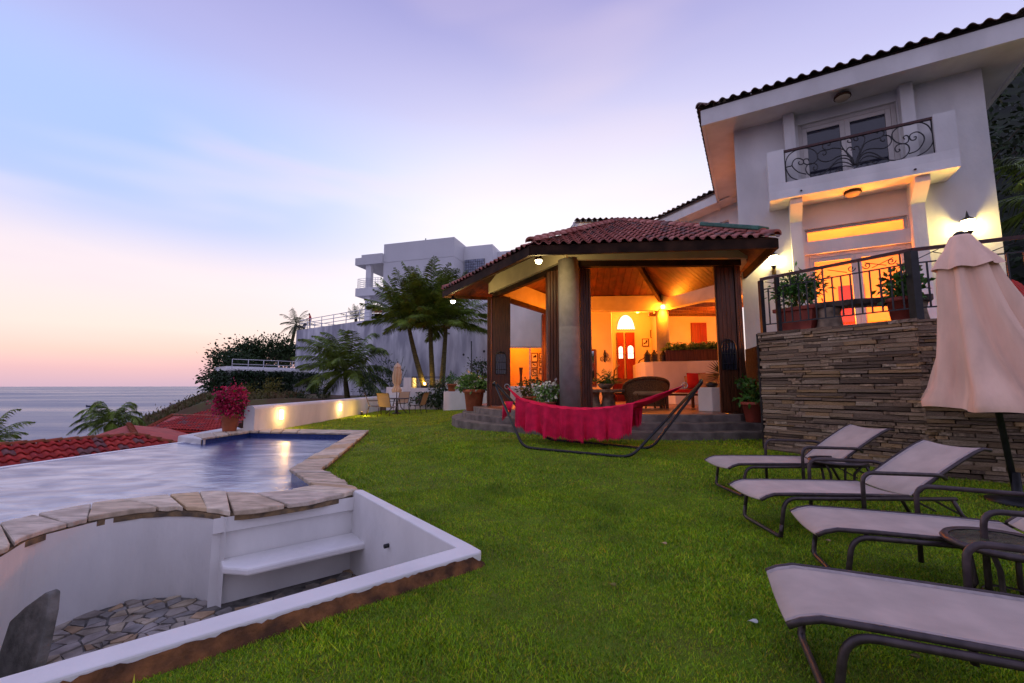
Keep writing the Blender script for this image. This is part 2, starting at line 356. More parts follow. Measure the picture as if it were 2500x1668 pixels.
# ---- lawn sheet
kt_o = atZ(1181, 1344, .1).xy; kn_o = atZ(114, 1663, .1).xy; kd = (kn_o-kt_o).normalized(); kf_o = kt_o+kd*6.5
ki_t = atZ(1114, 1336, .1).xy; ki_n = atZ(0, 1653, .1).xy; kf_i = ki_t+(ki_n-ki_t).normalized()*5.5
SW0 = G(1868, 1097).xy; SW1 = G(2273, 1163).xy; SW2 = SW1+Vector((.871, -.491))*3.6
out = [kf_o, kt_o, rout[0], rout[1], rout[2], fout[1], Vector((-6.98, 12.4)), Vector((-6.98, 22.6)), Vector((-5.9, 24.1)), Vector((-3.9, 24.1)), Vector((-3.4, 25)), Vector((3, 25)), Vector((9, 13)), SW0+Vector((.3, .3)), SW1+Vector((.3, .3)), SW2+Vector((.3, .3)), Vector((12, -4)), Vector((-4, -4)), Vector((kf_o.x, -4))]
def inside(p, poly):
    c = False; n = len(poly)
    for i in range(n):
        a, b = poly[i], poly[i-1]
        if (a[1] > p[1]) != (b[1] > p[1]) and p[0] < (b[0]-a[0])*(p[1]-a[1])/(b[1]-a[1])+a[0]: c = not c
    return c
pts = [Vector(p) for p in out]; n0 = len(pts)
for x in np.arange(-7, 12, .45):
    for y in np.arange(-4, 25, .45):
        if inside((x, y), out): pts.append(Vector((x, y)))
vv, ee, ff, *_ = delaunay_2d_cdt(pts, [(i, (i+1) % n0) for i in range(n0)], [], 1, 1e-4)
lawnm = mat('lawn_ground', (.13, .22, .004), .95, .3, 5, .6, 60, col2=(.12, .14, .010))
tag(MB().poly((-9.4, -90, -1.7), (90, -90, -1.7), (90, 75, -1.7), (-9.4, 75, -1.7)).build('ground', soil), kind='structure')
mb = MB(); mb.add([(p.x, p.y, LZ(p.x, p.y)) for p in vv], ff, True); tag(mb.build('lawn', lawnm), kind='structure')
# ---- grass blades: dense near the camera, sparser away
def grassmat():
    m = mat('grass_blade', (.10, .21, .014), .6, .3, 30); t = m.node_tree; n = t.nodes; k = t.links; p = n['Principled BSDF']
    g = n.new('ShaderNodeNewGeometry'); rp = n.new('ShaderNodeValToRGB'); k.new(g.outputs['Random Per Island'], rp.inputs[0])
    cs = [(0, (.05, .15, .001)), (.3, (.15, .36, .002)), (.62, (.25, .50, .003)), (.86, (.38, .51, .004)), (1, (.55, .41, .03))]
    while len(rp.color_ramp.elements) < len(cs): rp.color_ramp.elements.new(.5)
    for e, (q, c) in zip(rp.color_ramp.elements, cs): e.position = q; e.color = (*c, 1)
    no = n.new('ShaderNodeTexNoise'); no.inputs['Scale'].default_value = 1.6; no.inputs['Detail'].default_value = 9; no.inputs['Roughness'].default_value = .68; k.new(g.outputs['Position'], no.inputs[0])
    hs = n.new('ShaderNodeHueSaturation'); mr = n.new('ShaderNodeMapRange'); k.new(no.outputs['Fac'], mr.inputs[0]); mr.inputs[1].default_value = .3; mr.inputs[2].default_value = .7; mr.inputs[3].default_value = .55; mr.inputs[4].default_value = 1.4
    k.new(mr.outputs[0], hs.inputs['Value']); k.new(rp.outputs[0], hs.inputs['Color'])
    mr2 = n.new('ShaderNodeMapRange'); k.new(no.outputs['Fac'], mr2.inputs[0]); mr2.inputs[3].default_value = .51; mr2.inputs[4].default_value = .465; k.new(mr2.outputs[0], hs.inputs['Hue'])
    k.new(hs.outputs[0], p.inputs['Base Color']); return m
def grass():
    P = []
    for (r0, r1, dens, hgt) in ((1.2, 3.2, 19000, .0165), (3.2, 5.5, 11500, .02), (5.5, 9, 4200, .025), (9, 27, 900, .036)):
        a0, a1 = -1.05, 1.05; n = int(dens*(a1-a0)/2*(r1*r1-r0*r0))
        a = np.random.uniform(a0, a1, n); r = np.sqrt(np.random.uniform(r0*r0, r1*r1, n)); P.append(np.stack([r*np.sin(a), r*np.cos(a), np.full(n, hgt)], 1))
    P = np.concatenate(P); x, y = P[:, 0], P[:, 1]; ok = np.zeros(len(P), bool); poly = [(q[0], q[1]) for q in out]
    for i in range(len(poly)):
        (ax, ay), (bx, by) = poly[i], poly[i-1]
        if ay == by: continue
        ok ^= ((ay > y) != (by > y)) & (x < (bx-ax)*(y-ay)/(by-ay)+ax)
    # not under the steps, pavilion or house
    ok &= ~((y > 9.6-.0*x) & (x > .6) & (x < 5)) & ~((x > 4.9) & (y > 9.2)) & ~((y > 11.5+(-x)*1.2) & (x > -1.6) & (x < 1))
    P = P[ok]; n = len(P); x, y, hh = P.T
    sx = lambda v: np.clip(v, 0, 1)**2*(3-2*np.clip(v, 0, 1))
    z = .2*sx((x+4)/4)*sx((y-4)/5)
    cl = .5+.25*np.sin(x*7.3+np.sin(y*5.1)*2)*np.sin(y*6.7+np.sin(x*4.3)*2)+.25*np.sin(x*2.1+y*1.3+np.sin(y*2.7)); hh = hh*(.7+.6*np.clip(cl, 0, 1)); hh = np.where(np.random.rand(n) < .008, hh*1.9, hh)
    th = np.random.uniform(0, 2*np.pi, n); w = hh*np.random.uniform(.12, .22, n); h = hh*np.random.uniform(.5, 1.25, n); la = np.random.uniform(0, 2*np.pi, n); ld = h*np.random.uniform(.2, 1.3, n)
    V = np.empty((n, 3, 3)); cx, sy = np.cos(th)*w, np.sin(th)*w
    V[:, 0] = np.stack([x-cx, y-sy, z-.002], 1); V[:, 1] = np.stack([x+cx, y+sy, z-.002], 1); V[:, 2] = np.stack([x+np.cos(la)*ld, y+np.sin(la)*ld, z+h], 1)
    me = bpy.data.meshes.new('grass'); me.vertices.add(3*n); me.vertices.foreach_set('co', V.reshape(-1)); me.loops.add(3*n); me.loops.foreach_set('vertex_index', np.arange(3*n, dtype=np.int32))
    me.polygons.add(n); me.polygons.foreach_set('loop_start', np.arange(0, 3*n, 3, dtype=np.int32)); me.update(calc_edges=True); me.materials.append(grassmat())
    o = bpy.data.objects.new('grass', me); COL.objects.link(o); tag(o, 'short green lawn grass between the pool and the villa', 'grass', kind='stuff')
grass()
# ================================================================ POOL
def watermat():
    m = bpy.data.materials.new('pool_water_surface'); m.use_nodes = True; t = m.node_tree; n = t.nodes; k = t.links; p = n['Principled BSDF']
    p.inputs['Base Color'].default_value = (.02, .04, .17, 1); p.inputs['Roughness'].default_value = .25; p.inputs['IOR'].default_value = 1.4
    g = n.new('ShaderNodeNewGeometry'); mp = n.new('ShaderNodeMapping'); k.new(g.outputs['Position'], mp.inputs[0]); mp.inputs['Scale'].default_value = (1.3, 2.6, 1); mp.inputs['Rotation'].default_value = (0, 0, R(20))
    no = n.new('ShaderNodeTexNoise'); no.inputs['Scale'].default_value = 1.6; no.inputs['Detail'].default_value = 5; no.inputs['Distortion'].default_value = .6; k.new(mp.outputs[0], no.inputs[0])
    b = n.new('ShaderNodeBump'); b.inputs['Strength'].default_value = .2; b.inputs['Distance'].default_value = .1; k.new(no.outputs['Fac'], b.inputs['Height']); k.new(b.outputs[0], p.inputs['Normal'])
    gl = n.new('ShaderNodeBsdfGlossy'); gl.inputs['Roughness'].default_value = .27; gl.inputs['Color'].default_value = (.93, .93, 1, 1); k.new(b.outputs[0], gl.inputs['Normal'])
    mx = n.new('ShaderNodeMixShader'); fr = n.new('ShaderNodeFresnel'); fr.inputs[0].default_value = 2.2; k.new(b.outputs[0], fr.inputs['Normal'])
    p.inputs['Specular IOR Level'].default_value = 0
    n3 = n.new('ShaderNodeTexNoise'); n3.inputs['Scale'].default_value = .8; n3.inputs['Detail'].default_value = 7; n3.inputs['Distortion'].default_value = .8; k.new(mp.outputs[0], n3.inputs[0]); m3 = n.new('ShaderNodeMapRange'); k.new(n3.outputs['Fac'], m3.inputs[0]); m3.inputs[1].default_value = .35; m3.inputs[2].default_value = .65; m3.inputs[3].default_value = .36; m3.inputs[4].default_value = .62
    ml = n.new('ShaderNodeMath'); ml.operation = 'MULTIPLY'; k.new(fr.outputs[0], ml.inputs[0]); k.new(m3.outputs[0], ml.inputs[1])
    k.new(ml.outputs[0], mx.inputs[0]); k.new(p.outputs[0], mx.inputs[1]); k.new(gl.outputs[0], mx.inputs[2]); k.new(mx.outputs[0], n['Material Output'].inputs[0]); return m
wat = [eN, e0, e1, e2]+[fin[2], fin[1], fin[0]]+[rin[1], rin[0]]+cin[::-1]
tag(MB().poly(*[(p.x, p.y, WZ) for p in wat]).build('pool_water', watermat()), kind='structure')
pool = thing('swimming_pool', 'infinity pool with sandstone coping and blue tile band beside the lawn', 'pool', (-5, 7, 0))
def ribbon(mb, poly, z0, z1):
    for a, b in zip(poly[:-1], poly[1:]): mb.poly((a.x, a.y, z0), (b.x, b.y, z0), (b.x, b.y, z1), (a.x, a.y, z1))
# blue tile band under the coping
mb = MB(); shr = lambda L, M, f=.03: [a+(b-a).normalized()*f for a, b in zip(L, M)]
for I, O in ((cin, None), (rin, None), (fin, None)): ribbon(mb, [p for p in I], -1.2, CZ-.05)
mb.build('tile_band', bluetile, pool)
mb = MB(); mb.poly(*[(p.x, p.y, -1.2) for p in wat]); mb.build('pool_floor', bluetile, pool)
# white infinity edge
nrm = Vector((ed.y, -ed.x)); nrm = nrm if nrm.x < 0 else -nrm
mb = MB(); q = [eN, e1, e2, fin[2]+Vector((-.25, .15))]
for a, b in zip(q[:-1], q[1:]): mb.prism([a, b, b+nrm*.16, a+nrm*.16], -2.2, WZ+.006)
mb.build('infinity_edge', white2, pool)
b1 = atZ(433, 1064, CZ).xy; b2 = atZ(520, 1046, CZ).xy
mb = MB(); mb.prism([atZ(x, y, CZ-.02).xy for x, y in ((434, 1064), (497, 1071), (600, 1050), (575, 1040))], -2, CZ-.02); mb.build('end_block', white, pool, .03)
# ---- coping stones
def along(L, t):
    d = [0]
    for a, b in zip(L[:-1], L[1:]): d.append(d[-1]+(b-a).length)
    x = t*d[-1]
    for i in range(len(L)-1):
        if x <= d[i+1]+1e-9: f = (x-d[i])/max(1e-9, d[i+1]-d[i]); return L[i].lerp(L[i+1], f)
    return L[-1]
def length(L): return sum((b-a).length for a, b in zip(L[:-1], L[1:]))
def coping(I, O, step, skew, corner_keep=True):
    n = max(2, round(length(O)/step)); ts = [0]+[(i+random.uniform(-.2, .2))/n for i in range(1, n)]+[1]
    js = [(t, min(1, max(0, t+(random.uniform(-skew, skew)/n if 0 < t < 1 else 0)))) for t in ts]
    for (t0, s0), (t1, s1) in zip(js[:-1], js[1:]):
        g = .010/length(O)
        if t1-t0 < 3*g: continue
        mid = [k/3 for k in range(4)]
        inn = [along(I, t0+g+(t1-t0-2*g)*f) for f in mid]; ou = [along(O, s0+g+(s1-s0-2*g)*f) for f in mid]
        inn = [a+(a-b).normalized()*.03+Vector(np.random.uniform(-.012, .012, 2)) for a, b in zip(inn, ou)]; ou = [b+Vector(np.random.uniform(-.02, .02, 2)) for b in ou]
        z = CZ+random.uniform(-.008, .008)
        MB().prism(ou+inn[::-1], CZ-.05, z).build('coping_stone', cop_m, pool, .008, seg=1)
coping(cin, cout, .36, .42); 
coping(rin[:2], rout[:2], .22, .15); coping(rin[1:], rout[1:], .34, .12); coping(fin[:2], fout[:2], .4, .2); coping(fin[1:], fout[1:], .45, .2)
mb = MB()
for I, O in ((cin, cout), (rin, rout), (fin, fout)):
    m = 24 if I is cin else 12
    for i in range(m):
        a, b, c, d = along(O, i/m), along(O, (i+1)/m), along(I, (i+1)/m), along(I, i/m)
        f = .035; mb.prism([a.lerp(d, f), b.lerp(c, f), c.lerp(b, f), d.lerp(a, f)], -1.2 if I is not cin else -.005, CZ-.055)
mb.build('coping_bed', mat('coping_mortar', (.30, .20, .10), .95, .35, 10, .5, 30, col2=(.10, .08, .06)), pool)
# ================================================================ SUNKEN PATIO
FZ = -.78
patio = thing('sunken_patio', None, None, (-2.5, 3.6, FZ), kind='structure')
floor_poly = [ki_t, kf_i, kf_i+Vector((-2.5, 2)), cout[1], *cout[2:]]
mb = MB(); mb.poly(*[(p.x, p.y, FZ) for p in (ki_t+Vector((.3, 0)), kf_i, kf_i+Vector((-3, 4)), Vector((-5.5, 6)), Vector((-1.2, 6)))]); mb.build('joint_bed', grout, patio)
# flagstones: voronoi cells, edges pulled in
def voronoi(seeds, bx):
    cells = []
    for i, s in enumerate(seeds):
        poly = [Vector(p) for p in ((bx[0], bx[2]), (bx[1], bx[2]), (bx[1], bx[3]), (bx[0], bx[3]))]
        for j, t in sorted(enumerate(seeds), key=lambda q: (q[1]-s).length)[1:26]:
            m = (s+t)/2; d = (t-s).normalized(); m = m-d*.008; o = []
            for k in range(len(poly)):
                a, b = poly[k-1], poly[k]; da, db = (a-m).dot(d), (b-m).dot(d)
                if (da < 0) != (db < 0): o.append(a.lerp(b, da/(da-db)))
                if db < 0: o.append(b)
            poly = o
            if len(poly) < 3: break
        if len(poly) >= 3: cells.append(poly)
    return cells
seeds = [Vector((random.uniform(-5, -.4), random.uniform(1.3, 5.4))) for _ in range(1600)]
fp = [(p.x, p.y) for p in [ki_t+Vector((.05, 0)), kf_i, kf_i+Vector((-.5, 3.2)), *cout[2:]]]
for c in voronoi(seeds, (-5.2, -.2, 1.1, 5.6)):
    m = sum(c, Vector((0, 0)))/len(c)
    if inside(m, fp) and m.x > -4.6:
        c = [p+Vector(np.random.uniform(-.008, .008, 2)) for p in c]
        MB().prism(c, FZ-.01, FZ+random.uniform(.008, .022)).build('flagstone', flag_m, patio)
# curved white wall under the coping, alcove back wall and bench
i0 = next(i for i, p in enumerate(cout) if abs(p.x-atZ(553, 1249, CZ).x) < 1e-6)
def crom2(P, n=5):
    o = [P[0]]
    for i in range(len(P)-1):
        p0, p1, p2, p3 = P[max(0, i-1)], P[i], P[i+1], P[min(len(P)-1, i+2)]
        for k in range(1, n+1): t = k/n; o.append(.5*((2*p1)+(p2-p0)*t+(2*p0-5*p1+4*p2-p3)*t*t+(3*p1-p0-3*p2+p3)*t**3))
    return o
wallc = crom2([p+Vector((0, .012)) for p in cout[1:i0+1]])
mb = MB(); ribbon(mb, wallc, FZ-.02, CZ-.06); a = wallc[-1]; mb.poly((a.x, a.y, FZ), (a.x-.05, a.y+.075, FZ), (a.x-.05, a.y+.075, CZ-.06), (a.x, a.y, CZ-.06))
for i in range(len(mb.sm)): mb.sm[i] = i < len(wallc)-1
o = mb.build('curved_wall', white, patio)
bk0 = cout[i0]+Vector((-.05, .07)); bk1 = rout[0]+Vector((.05, .06)); bd = (bk1-bk0).normalized(); bn = Vector((bd.y, -bd.x))
def bkp(s, d, z): p = bk0+bd*s+bn*d; return (p.x, p.y, z)
BL = (bk1-bk0).length
mb = MB(); mb.poly(bkp(-.1, 0, FZ), bkp(BL, 0, FZ), bkp(BL, 0, -.12), bkp(-.1, 0, -.12)); mb.poly(bkp(-.1, 0, -.12), bkp(BL, 0, -.12), bkp(BL, .05, -.1), bkp(-.1, .05, -.1)); mb.poly(bkp(-.1, .05, -.1), bkp(BL, .05, -.1), bkp(BL, .05, CZ-.06), bkp(-.1, .05, CZ-.06))
mb.build('alcove_wall', white, patio)
mb = MB(); mb.prism([bkp(-.02, .0, 0)[:2], bkp(-.02, .22, 0)[:2], bkp(.16, .42, 0)[:2], bkp(BL-.03, .42, 0)[:2], bkp(BL-.03, 0, 0)[:2]], -.43, -.36)
mb.build('bench', white, patio, .02)
# second alcove at the left end
p0 = wallc[0]
if False: mb.poly((p0.x+.2, p0.y, FZ), (p0.x-2.5, p0.y-1.2, FZ), (p0.x-2.5, p0.y-1.2, CZ-.06), (p0.x+.2, p0.y, CZ-.06)); mb.build('alcove_wall', white, patio)
# right inner wall and kerb
ri0 = rout[0]+Vector((-.18, -.02))
mb = MB(); mb.poly((ki_t.x, ki_t.y, FZ), (ri0.x, ri0.y+.1, FZ), (ri0.x, ri0.y+.1, .09), (ki_t.x, ki_t.y, .09)); mb.poly((kf_i.x, kf_i.y, FZ), (ki_t.x, ki_t.y, FZ), (ki_t.x, ki_t.y, .09), (kf_i.x, kf_i.y, .09))
mb.build('side_wall', white, patio)
tipc = kt_o
kp = [ri0+Vector((0, .12)), rout[0]+Vector((.03, .0))]+[rout[0].lerp(tipc, .93), tipc+Vector((-.02, .01)), tipc+Vector((-.02, -.03)), tipc.lerp(kf_o, .03)]+[kf_o, kf_i, ki_t]
mb = MB(); mb.prism(kp, .03, .10); mb.build('kerb', white, patio, .012)
# the stained earth edge on the lawn side: ragged upper line
mb = MB(); Lk = (kf_o-tipc).length; nseg = 260; kn = Vector((-kd.y, kd.x)); kn = kn if kn.y < 0 else -kn
top = []; 
for i in range(nseg+1):
    p = tipc+kd*Lk*i/nseg; t = .088-.010*random.random()-.014*math.sin(i*.31)**2*random.random(); top.append((p, min(.085, t) if i > 4 else .02+.016*i))
for (p, t), (q, u) in zip(top[:-1], top[1:]):
    p1, q1 = p+kn*.004, q+kn*.004; p2, q2 = p+kn*.05, q+kn*.05
    mb.add([(p1.x, p1.y, t), (q1.x, q1.y, u), (q2.x, q2.y, -.02), (p2.x, p2.y, -.02)], [(0, 1, 2, 3)])
mb.build('earth_edge', brown, patio)
h = atY(912, 1302, 4.35); wdir = (Vector((ri0.x, ri0.y))-ki_t).normalized(); wn = Vector((wdir.y, -wdir.x)); wn = wn if wn.x < 0 else -wn
t = .52; c = ki_t.lerp(ri0, t); mb = MB(); mb.tube([(c.x-wn.x*.05, c.y-wn.y*.05, -.22), (c.x+wn.x*.012, c.y+wn.y*.012, -.22)], .02, 12); mb.build('drain_pipe', blackm, patio)
# standing stone slab in the pit
sb = atZ(62, 1668, FZ); mb = MB(lambda x, y, z: (sb.x-.07+x*.74+y*.37+z*.10, sb.y-x*.25+y*.93+z*.16, FZ+z*.92))
rows = [(-.24, .27, 0), (-.31, .26, .2), (-.33, .22, .36), (-.2, .15, .50), (.0, .10, .60)]
outl = [(-.24, 0), (.27, 0), (.25, .22), (.17, .50), (.10, .62), (.04, .63), (-.18, .50), (-.33, .38), (-.31, .18)]
mb.add([(a, -.035, b) for a, b in outl]+[(a, .035, b) for a, b in outl], [tuple(range(9)), tuple(range(17, 8, -1))]+[(i, 9+i, 9+(i+1) % 9, (i+1) % 9) for i in range(9)])
slab = mb.build('stone_slab', mat('grey_slab', (.21, .20, .175), .95, .3, 9, .8, 18, col2=(.1, .1, .085)), bevel=.012); tag(slab, 'rough grey stone slab standing on the sunken patio floor', 'stone slab')
# ================================================================ NEIGHBOUR ROOFS BELOW THE POOL
def tilemesh(name, w, l, n=8, hh=.055, taper=.88):
    """one S tile: raised barrel and low pan, thickness at the lower lip; x across, -y downslope, z up"""
    prof = []
    for i in range(n+1):
        t = i/n; x = -w/2+w*t*1.06
        z = hh*math.sin(math.pi*t/.62) if t < .62 else -hh*.32*math.sin(math.pi*(t-.62)/.38)
        prof.append((x, z))
    vs = [(x, 0, z+.022) for x, z in prof]+[(x*taper, l, z*taper) for x, z in prof]+[(x, 0, z+.002) for x, z in prof]
    m = n+1; fs = [(i, i+1, m+i+1, m+i) for i in range(n)]+[(2*m+i, 2*m+i+1, i+1, i) for i in range(n)]
    me = bpy.data.meshes.new(name); me.from_pydata(vs, [], fs); me.polygons.foreach_set('use_smooth', [True]*n+[False]*n); return me
def lay(parent, A, B, up, inside_f, tw, tl, me, m, limit, name='roof_tile', order=None, jit=.012):
    """courses of tiles on a slope: A-B eave line, up = unit slope vector. returns leftovers as one stuff mesh"""
    A, B, up = Vector(A), Vector(B), Vector(up); d = (B-A); L = d.length; d.normalize(); nrm = d.cross(up).normalized(); cand = []; sgd = 1
    if nrm.z < 0: nrm = -nrm; sgd = -1
    j = 0
    while j*tl < 14:
        any_ = False
        for i in range(-40, int(L/tw)+60):
            p = A+d*(i+.5)*tw+up*j*tl
            if inside_f((i+.5)*tw, j*tl): cand.append((p, i, j)); any_ = True
        if not any_ and cand: break
        j += 1
    if order: cand.sort(key=order)
    if not me.materials: me.materials.append(m)
    rot = Matrix((d*sgd, up, nrm)).transposed(); rest = MB(); cnt = 0
    for p, i, j in cand:
        M = Matrix.Translation(p+nrm*(.03+random.uniform(0, .006))) @ (rot @ Matrix.Rotation(random.uniform(-jit, jit)*2, 3, 'Z') @ Matrix.Rotation(-.05, 3, 'X')).to_4x4()
        if cnt < limit:
            o = bpy.data.objects.new(name, me); COL.objects.link(o); o.parent = parent; o.matrix_parent_inverse = WM[parent.name].inverted(); o.matrix_basis = M; cnt += 1
        else: rest.add([M @ v.co for v in me.vertices], [tuple(f.vertices) for f in me.polygons], True)
    if rest.v: o = rest.build(name, m, parent); o['kind'] = 'stuff'
    return cnt
# near roof: ridge surveyed above the pool edge
r0 = Vector((-16.5, 8.0, -.33)); ra = atY(0, 1090, 12.0); rb = atY(333, 1063, 14.6); ra.z = rb.z = (ra.z+rb.z)/2
rdv = (rb-ra).normalized(); dn = Vector((rdv.y, -rdv.x, 0)); dn = dn if dn.x > 0 else -dn
sl = (dn-Vector((0, 0, .42))).normalized(); SLW = 3.6
nb1 = thing('neighbour_roof', 'near red barrel tiled roof just below the pool edge', 'roof', (ra.x, ra.y, -2.5))
Ra = ra-rdv*4.5; Rb = rb
ea, eb = Ra+sl*SLW, Rb+sl*SLW+rdv*3.4
hip = (eb-Rb)
MB().slab([Ra, ea, eb, Rb], .08).build('roof_deck', redflat, nb1)
MB().slab([Rb, eb, Rb+rdv*3.6-Vector((0, 0, 1.5))], .08).build('roof_deck', redflat, nb1)
MB().slab([Rb, Rb+rdv*3.4-dn*4-Vector((0, 0, 1.5)), Ra-dn*4-Vector((0, 0, 1.7)), Ra], .08).build('roof_deck', redflat, nb1)
MB().prism([(Ra.x, Ra.y), (ea.x-.5, ea.y), (eb.x-.6, eb.y-.5), (Rb.x-1, Rb.y+2), (Ra.x-3, Ra.y+1)], -9.5, -2.0).build('wall', white2, nb1)
tw, tl = .235, .33; meR = tilemesh('red_tile', tw, tl*1.12)
Lr = (Rb-Ra).length
lay(nb1, ea, ea+rdv*Lr, -sl, lambda x, y: x < Lr+3.4*(1-y/SLW)-.1 and y < SLW-.1 and y > SLW-2.2 and x > Lr*.30, tw, tl, meR, tile_red, 300)
def ridge_tiles(parent, P, Q, m, r=.10, step=.36, name='ridge_tile'):
    P, Q = Vector(P), Vector(Q); n = max(1, round((Q-P).length/step)); d = (Q-P)/n; u = d.normalized(); s = u.cross(Vector((0, 0, 1))).normalized(); w = s.cross(u).normalized()
    me = bpy.data.meshes.new(name); k = 7; vs = []
    for (t, rr) in ((0, r*1.08), (1, r*.9)):
        for i in range(k+1):
            a = math.pi*i/k; vs.append((math.cos(a)*rr, t*step*1.15, math.sin(a)*rr*.85+(0.02 if t == 0 else 0)))
    for i in range(k+1): a = math.pi*i/k; vs.append((math.cos(a)*r*.9, 0, math.sin(a)*r*.7))
    me.from_pydata(vs, [], [(i, i+1, k+2+i, k+1+i) for i in range(k)]+[(2*k+2+i, 2*k+3+i, i+1, i) for i in range(k)]); me.polygons.foreach_set('use_smooth', [True]*k+[False]*k); me.materials.append(m)
    rot = Matrix((s, u, w)).transposed()
    for i in range(n):
        o = bpy.data.objects.new(name, me); COL.objects.link(o); o.parent = parent; o.matrix_parent_inverse = WM[parent.name].inverted(); o.matrix_basis = Matrix.Translation(P+d*i+w*.02) @ rot.to_4x4()
mossy = mat('mossy_ridge_tile', (.36, .06, .03), .85, .3, 6, .4, 25, col2=(.17, .08, .03))
ridge_tiles(nb1, Rb, Ra, mossy, .09); ridge_tiles(nb1, eb, Rb, mossy, .09)
# hipped red roof behind it and a third farther off
nb2 = thing('neighbour_roof', 'smooth red hipped roof with a mossy hip behind the near tiled roof', 'roof', (-16, 20, -3))
ap = atY(314, 1037, 19.5); l_ = atY(150, 1090, 18.8); f_ = atY(345, 1090, 15.5); r_ = atY(470, 1075, 18.5); k_ = ap+Vector((0, 7, -1.2))
for t_ in ((ap, l_, f_), (ap, f_, r_), (ap, r_, k_), (ap, k_, l_)): MB().slab(t_, .06).build('roof_plane', redflat, nb2)
ridge_tiles(nb2, f_, ap, mossy, .11, .4); MB().prism([(l_.x+.4, l_.y), (f_.x, f_.y+.4), (r_.x-.4, r_.y), (k_.x, k_.y-.4)], -9.5, min(l_.z, f_.z, r_.z)-.1).build('wall', white2, nb2)
nb3 = thing('neighbour_roof', 'far dark red tiled roof beside the flower pot below the garden wall', 'roof', (-20, 28, -3))
t0, t1 = atY(421, 1015, 27), atY(545, 1015, 25.5); t1.z = t0.z; b0, b1_ = atY(360, 1046, 22.5), atY(545, 1056, 20.5); b1_.z = b0.z
MB().slab([t0, b0, b1_, t1], .08).build('roof_deck', redflat, nb3); MB().prism([(b0.x+.4, b0.y+.3), (b1_.x-.3, b1_.y+.3), (t1.x, t1.y), (t0.x, t0.y)], -9.5, b0.z-.1).build('wall', white2, nb3)
MB().slab([b0, t0, t0+Vector((-3, 3, -1.6))], .08).build('roof_deck', redflat, nb3)
meB = tilemesh('far_red_tile', .24, .38, 5); up3 = ((t0+t1)/2-(b0+b1_)/2); L3 = (b1_-b0).length; H3 = up3.length; dd = (b1_-b0).normalized(); up3 = (up3-dd*up3.dot(dd)).normalized()
la = (t0-b0).dot(dd); lb = (t1-b0).dot(dd)
lay(nb3, b0, b1_, up3, lambda x, y: y < H3-.1 and la*y/H3 < x < L3+(lb-L3)*y/H3, .24, .36, meB, tile_red, 300)
ridge_tiles(nb3, t0, t1, mossy, .1); ridge_tiles(nb3, b0, t0, mossy, .1)
# ================================================================ PLANTS
def frond(mb, base, az, el, L, wind=Vector((0, 0, 0)), droop=.9, nl=26, lw=.034):
    d = Vector((math.cos(az)*math.cos(el), math.sin(az)*math.cos(el), math.sin(el))); p = Vector(base); pts = [p.copy()]; n = 12
    for i in range(n):
        f = (i+1)/n; dd = (d+Vector((0, 0, -droop*f*f*1.1))+wind*f).normalized(); p = p+dd*L/n; pts.append(p.copy())
    mb.tube(pts, [.022*(1-.85*i/n)*L/2 for i in range(n+1)], 4, cap=False)
    for k in range(nl):
        f = .14+.86*k/(nl-1); x = f*n; i = min(n-1, int(x)); q = pts[i].lerp(pts[i+1], x-i); t = (pts[i+1]-pts[i]).normalized()
        sd = t.cross(Vector((0, 0, 1)));
        if sd.length < .05: sd = Vector((1, 0, 0))
        sd.normalize(); ll = L*.27*math.sin(math.pi*min(1, .16+f*.82))**.7*random.uniform(.85, 1.1)
        for s in (-1, 1):
            e = (sd*s*.85+t*.75+Vector((0, 0, -.35-random.uniform(0, .75)))+wind*.9).normalized(); m = q+e*ll*.5+Vector((0, 0, .02*L)); w = t*lw*L/3
            mb.add([q-w*.5, q+w*.5, m+w*.7, q+e*ll+Vector((0, 0, -.10*ll)), m-w*.7], [(0, 1, 2, 3, 4)])
def palm(label, base, top, L, nf, wind=(0, 0, 0), r=.13, group=None, name='palm_tree', seed=1, elmin=-.5, nuts=True, nl=38, droop=.9, fm=None):
    random.seed(seed); base, top = Vector(base), Vector(top); t = thing(name, label, 'palm tree', base, 0, group)
    mid = base.lerp(top, .5)+Vector(((top.x-base.x)*.14, 0, 0)); pts = []
    for i in range(17): f = i/16; pts.append(base*(1-f)**2+mid*2*f*(1-f)+top*f*f)
    mb = MB(); mb.tube(pts, [r*(1.25-.5*i/16+(.05 if i % 2 else 0)+(.25 if i == 0 else 0)) for i in range(17)], 10); mb.build('trunk', trunkm, t)
    mb = MB(); w = Vector(wind)
    for i in range(nf):
        az = 2.4*i+random.uniform(-.25, .25); el = elmin+(1.35-elmin)*((i+.5)/nf)**.8+random.uniform(-.1, .1)
        frond(mb, top+Vector((0, 0, .05)), az, el, L*random.uniform(.85, 1.08), w, droop, nl)
    mb.build('crown', fm or palmm, t)
    if nuts:
        mb = MB()
        for i in range(7):
            a = i*.9; c = top+Vector((math.cos(a)*.22, math.sin(a)*.22, -.12-random.random()*.14)); mb.lathe([(0.0, -.11), (.08, -.07), (.105, 0), (.08, .07), (0, .11)], c, 8)
        mb.build('coconut', mat('coconut', (.14, .08, .03), .7, .2, 5), t)
    return t
def pot(parent, c, r, h, m, n=18, rim=True):
    mb = MB(); pr = [(0, 0), (r*.68, 0), (r*.72, .02*h), (r*.93, h*.84), (r*1.06, h*.845), (r*1.08, h*.9), (r*1.06, h), (r*.93, h), (r*.9, h*.9), (0, h*.88)]
    mb.lathe(pr, c, n); return mb.build('pot', m, parent)
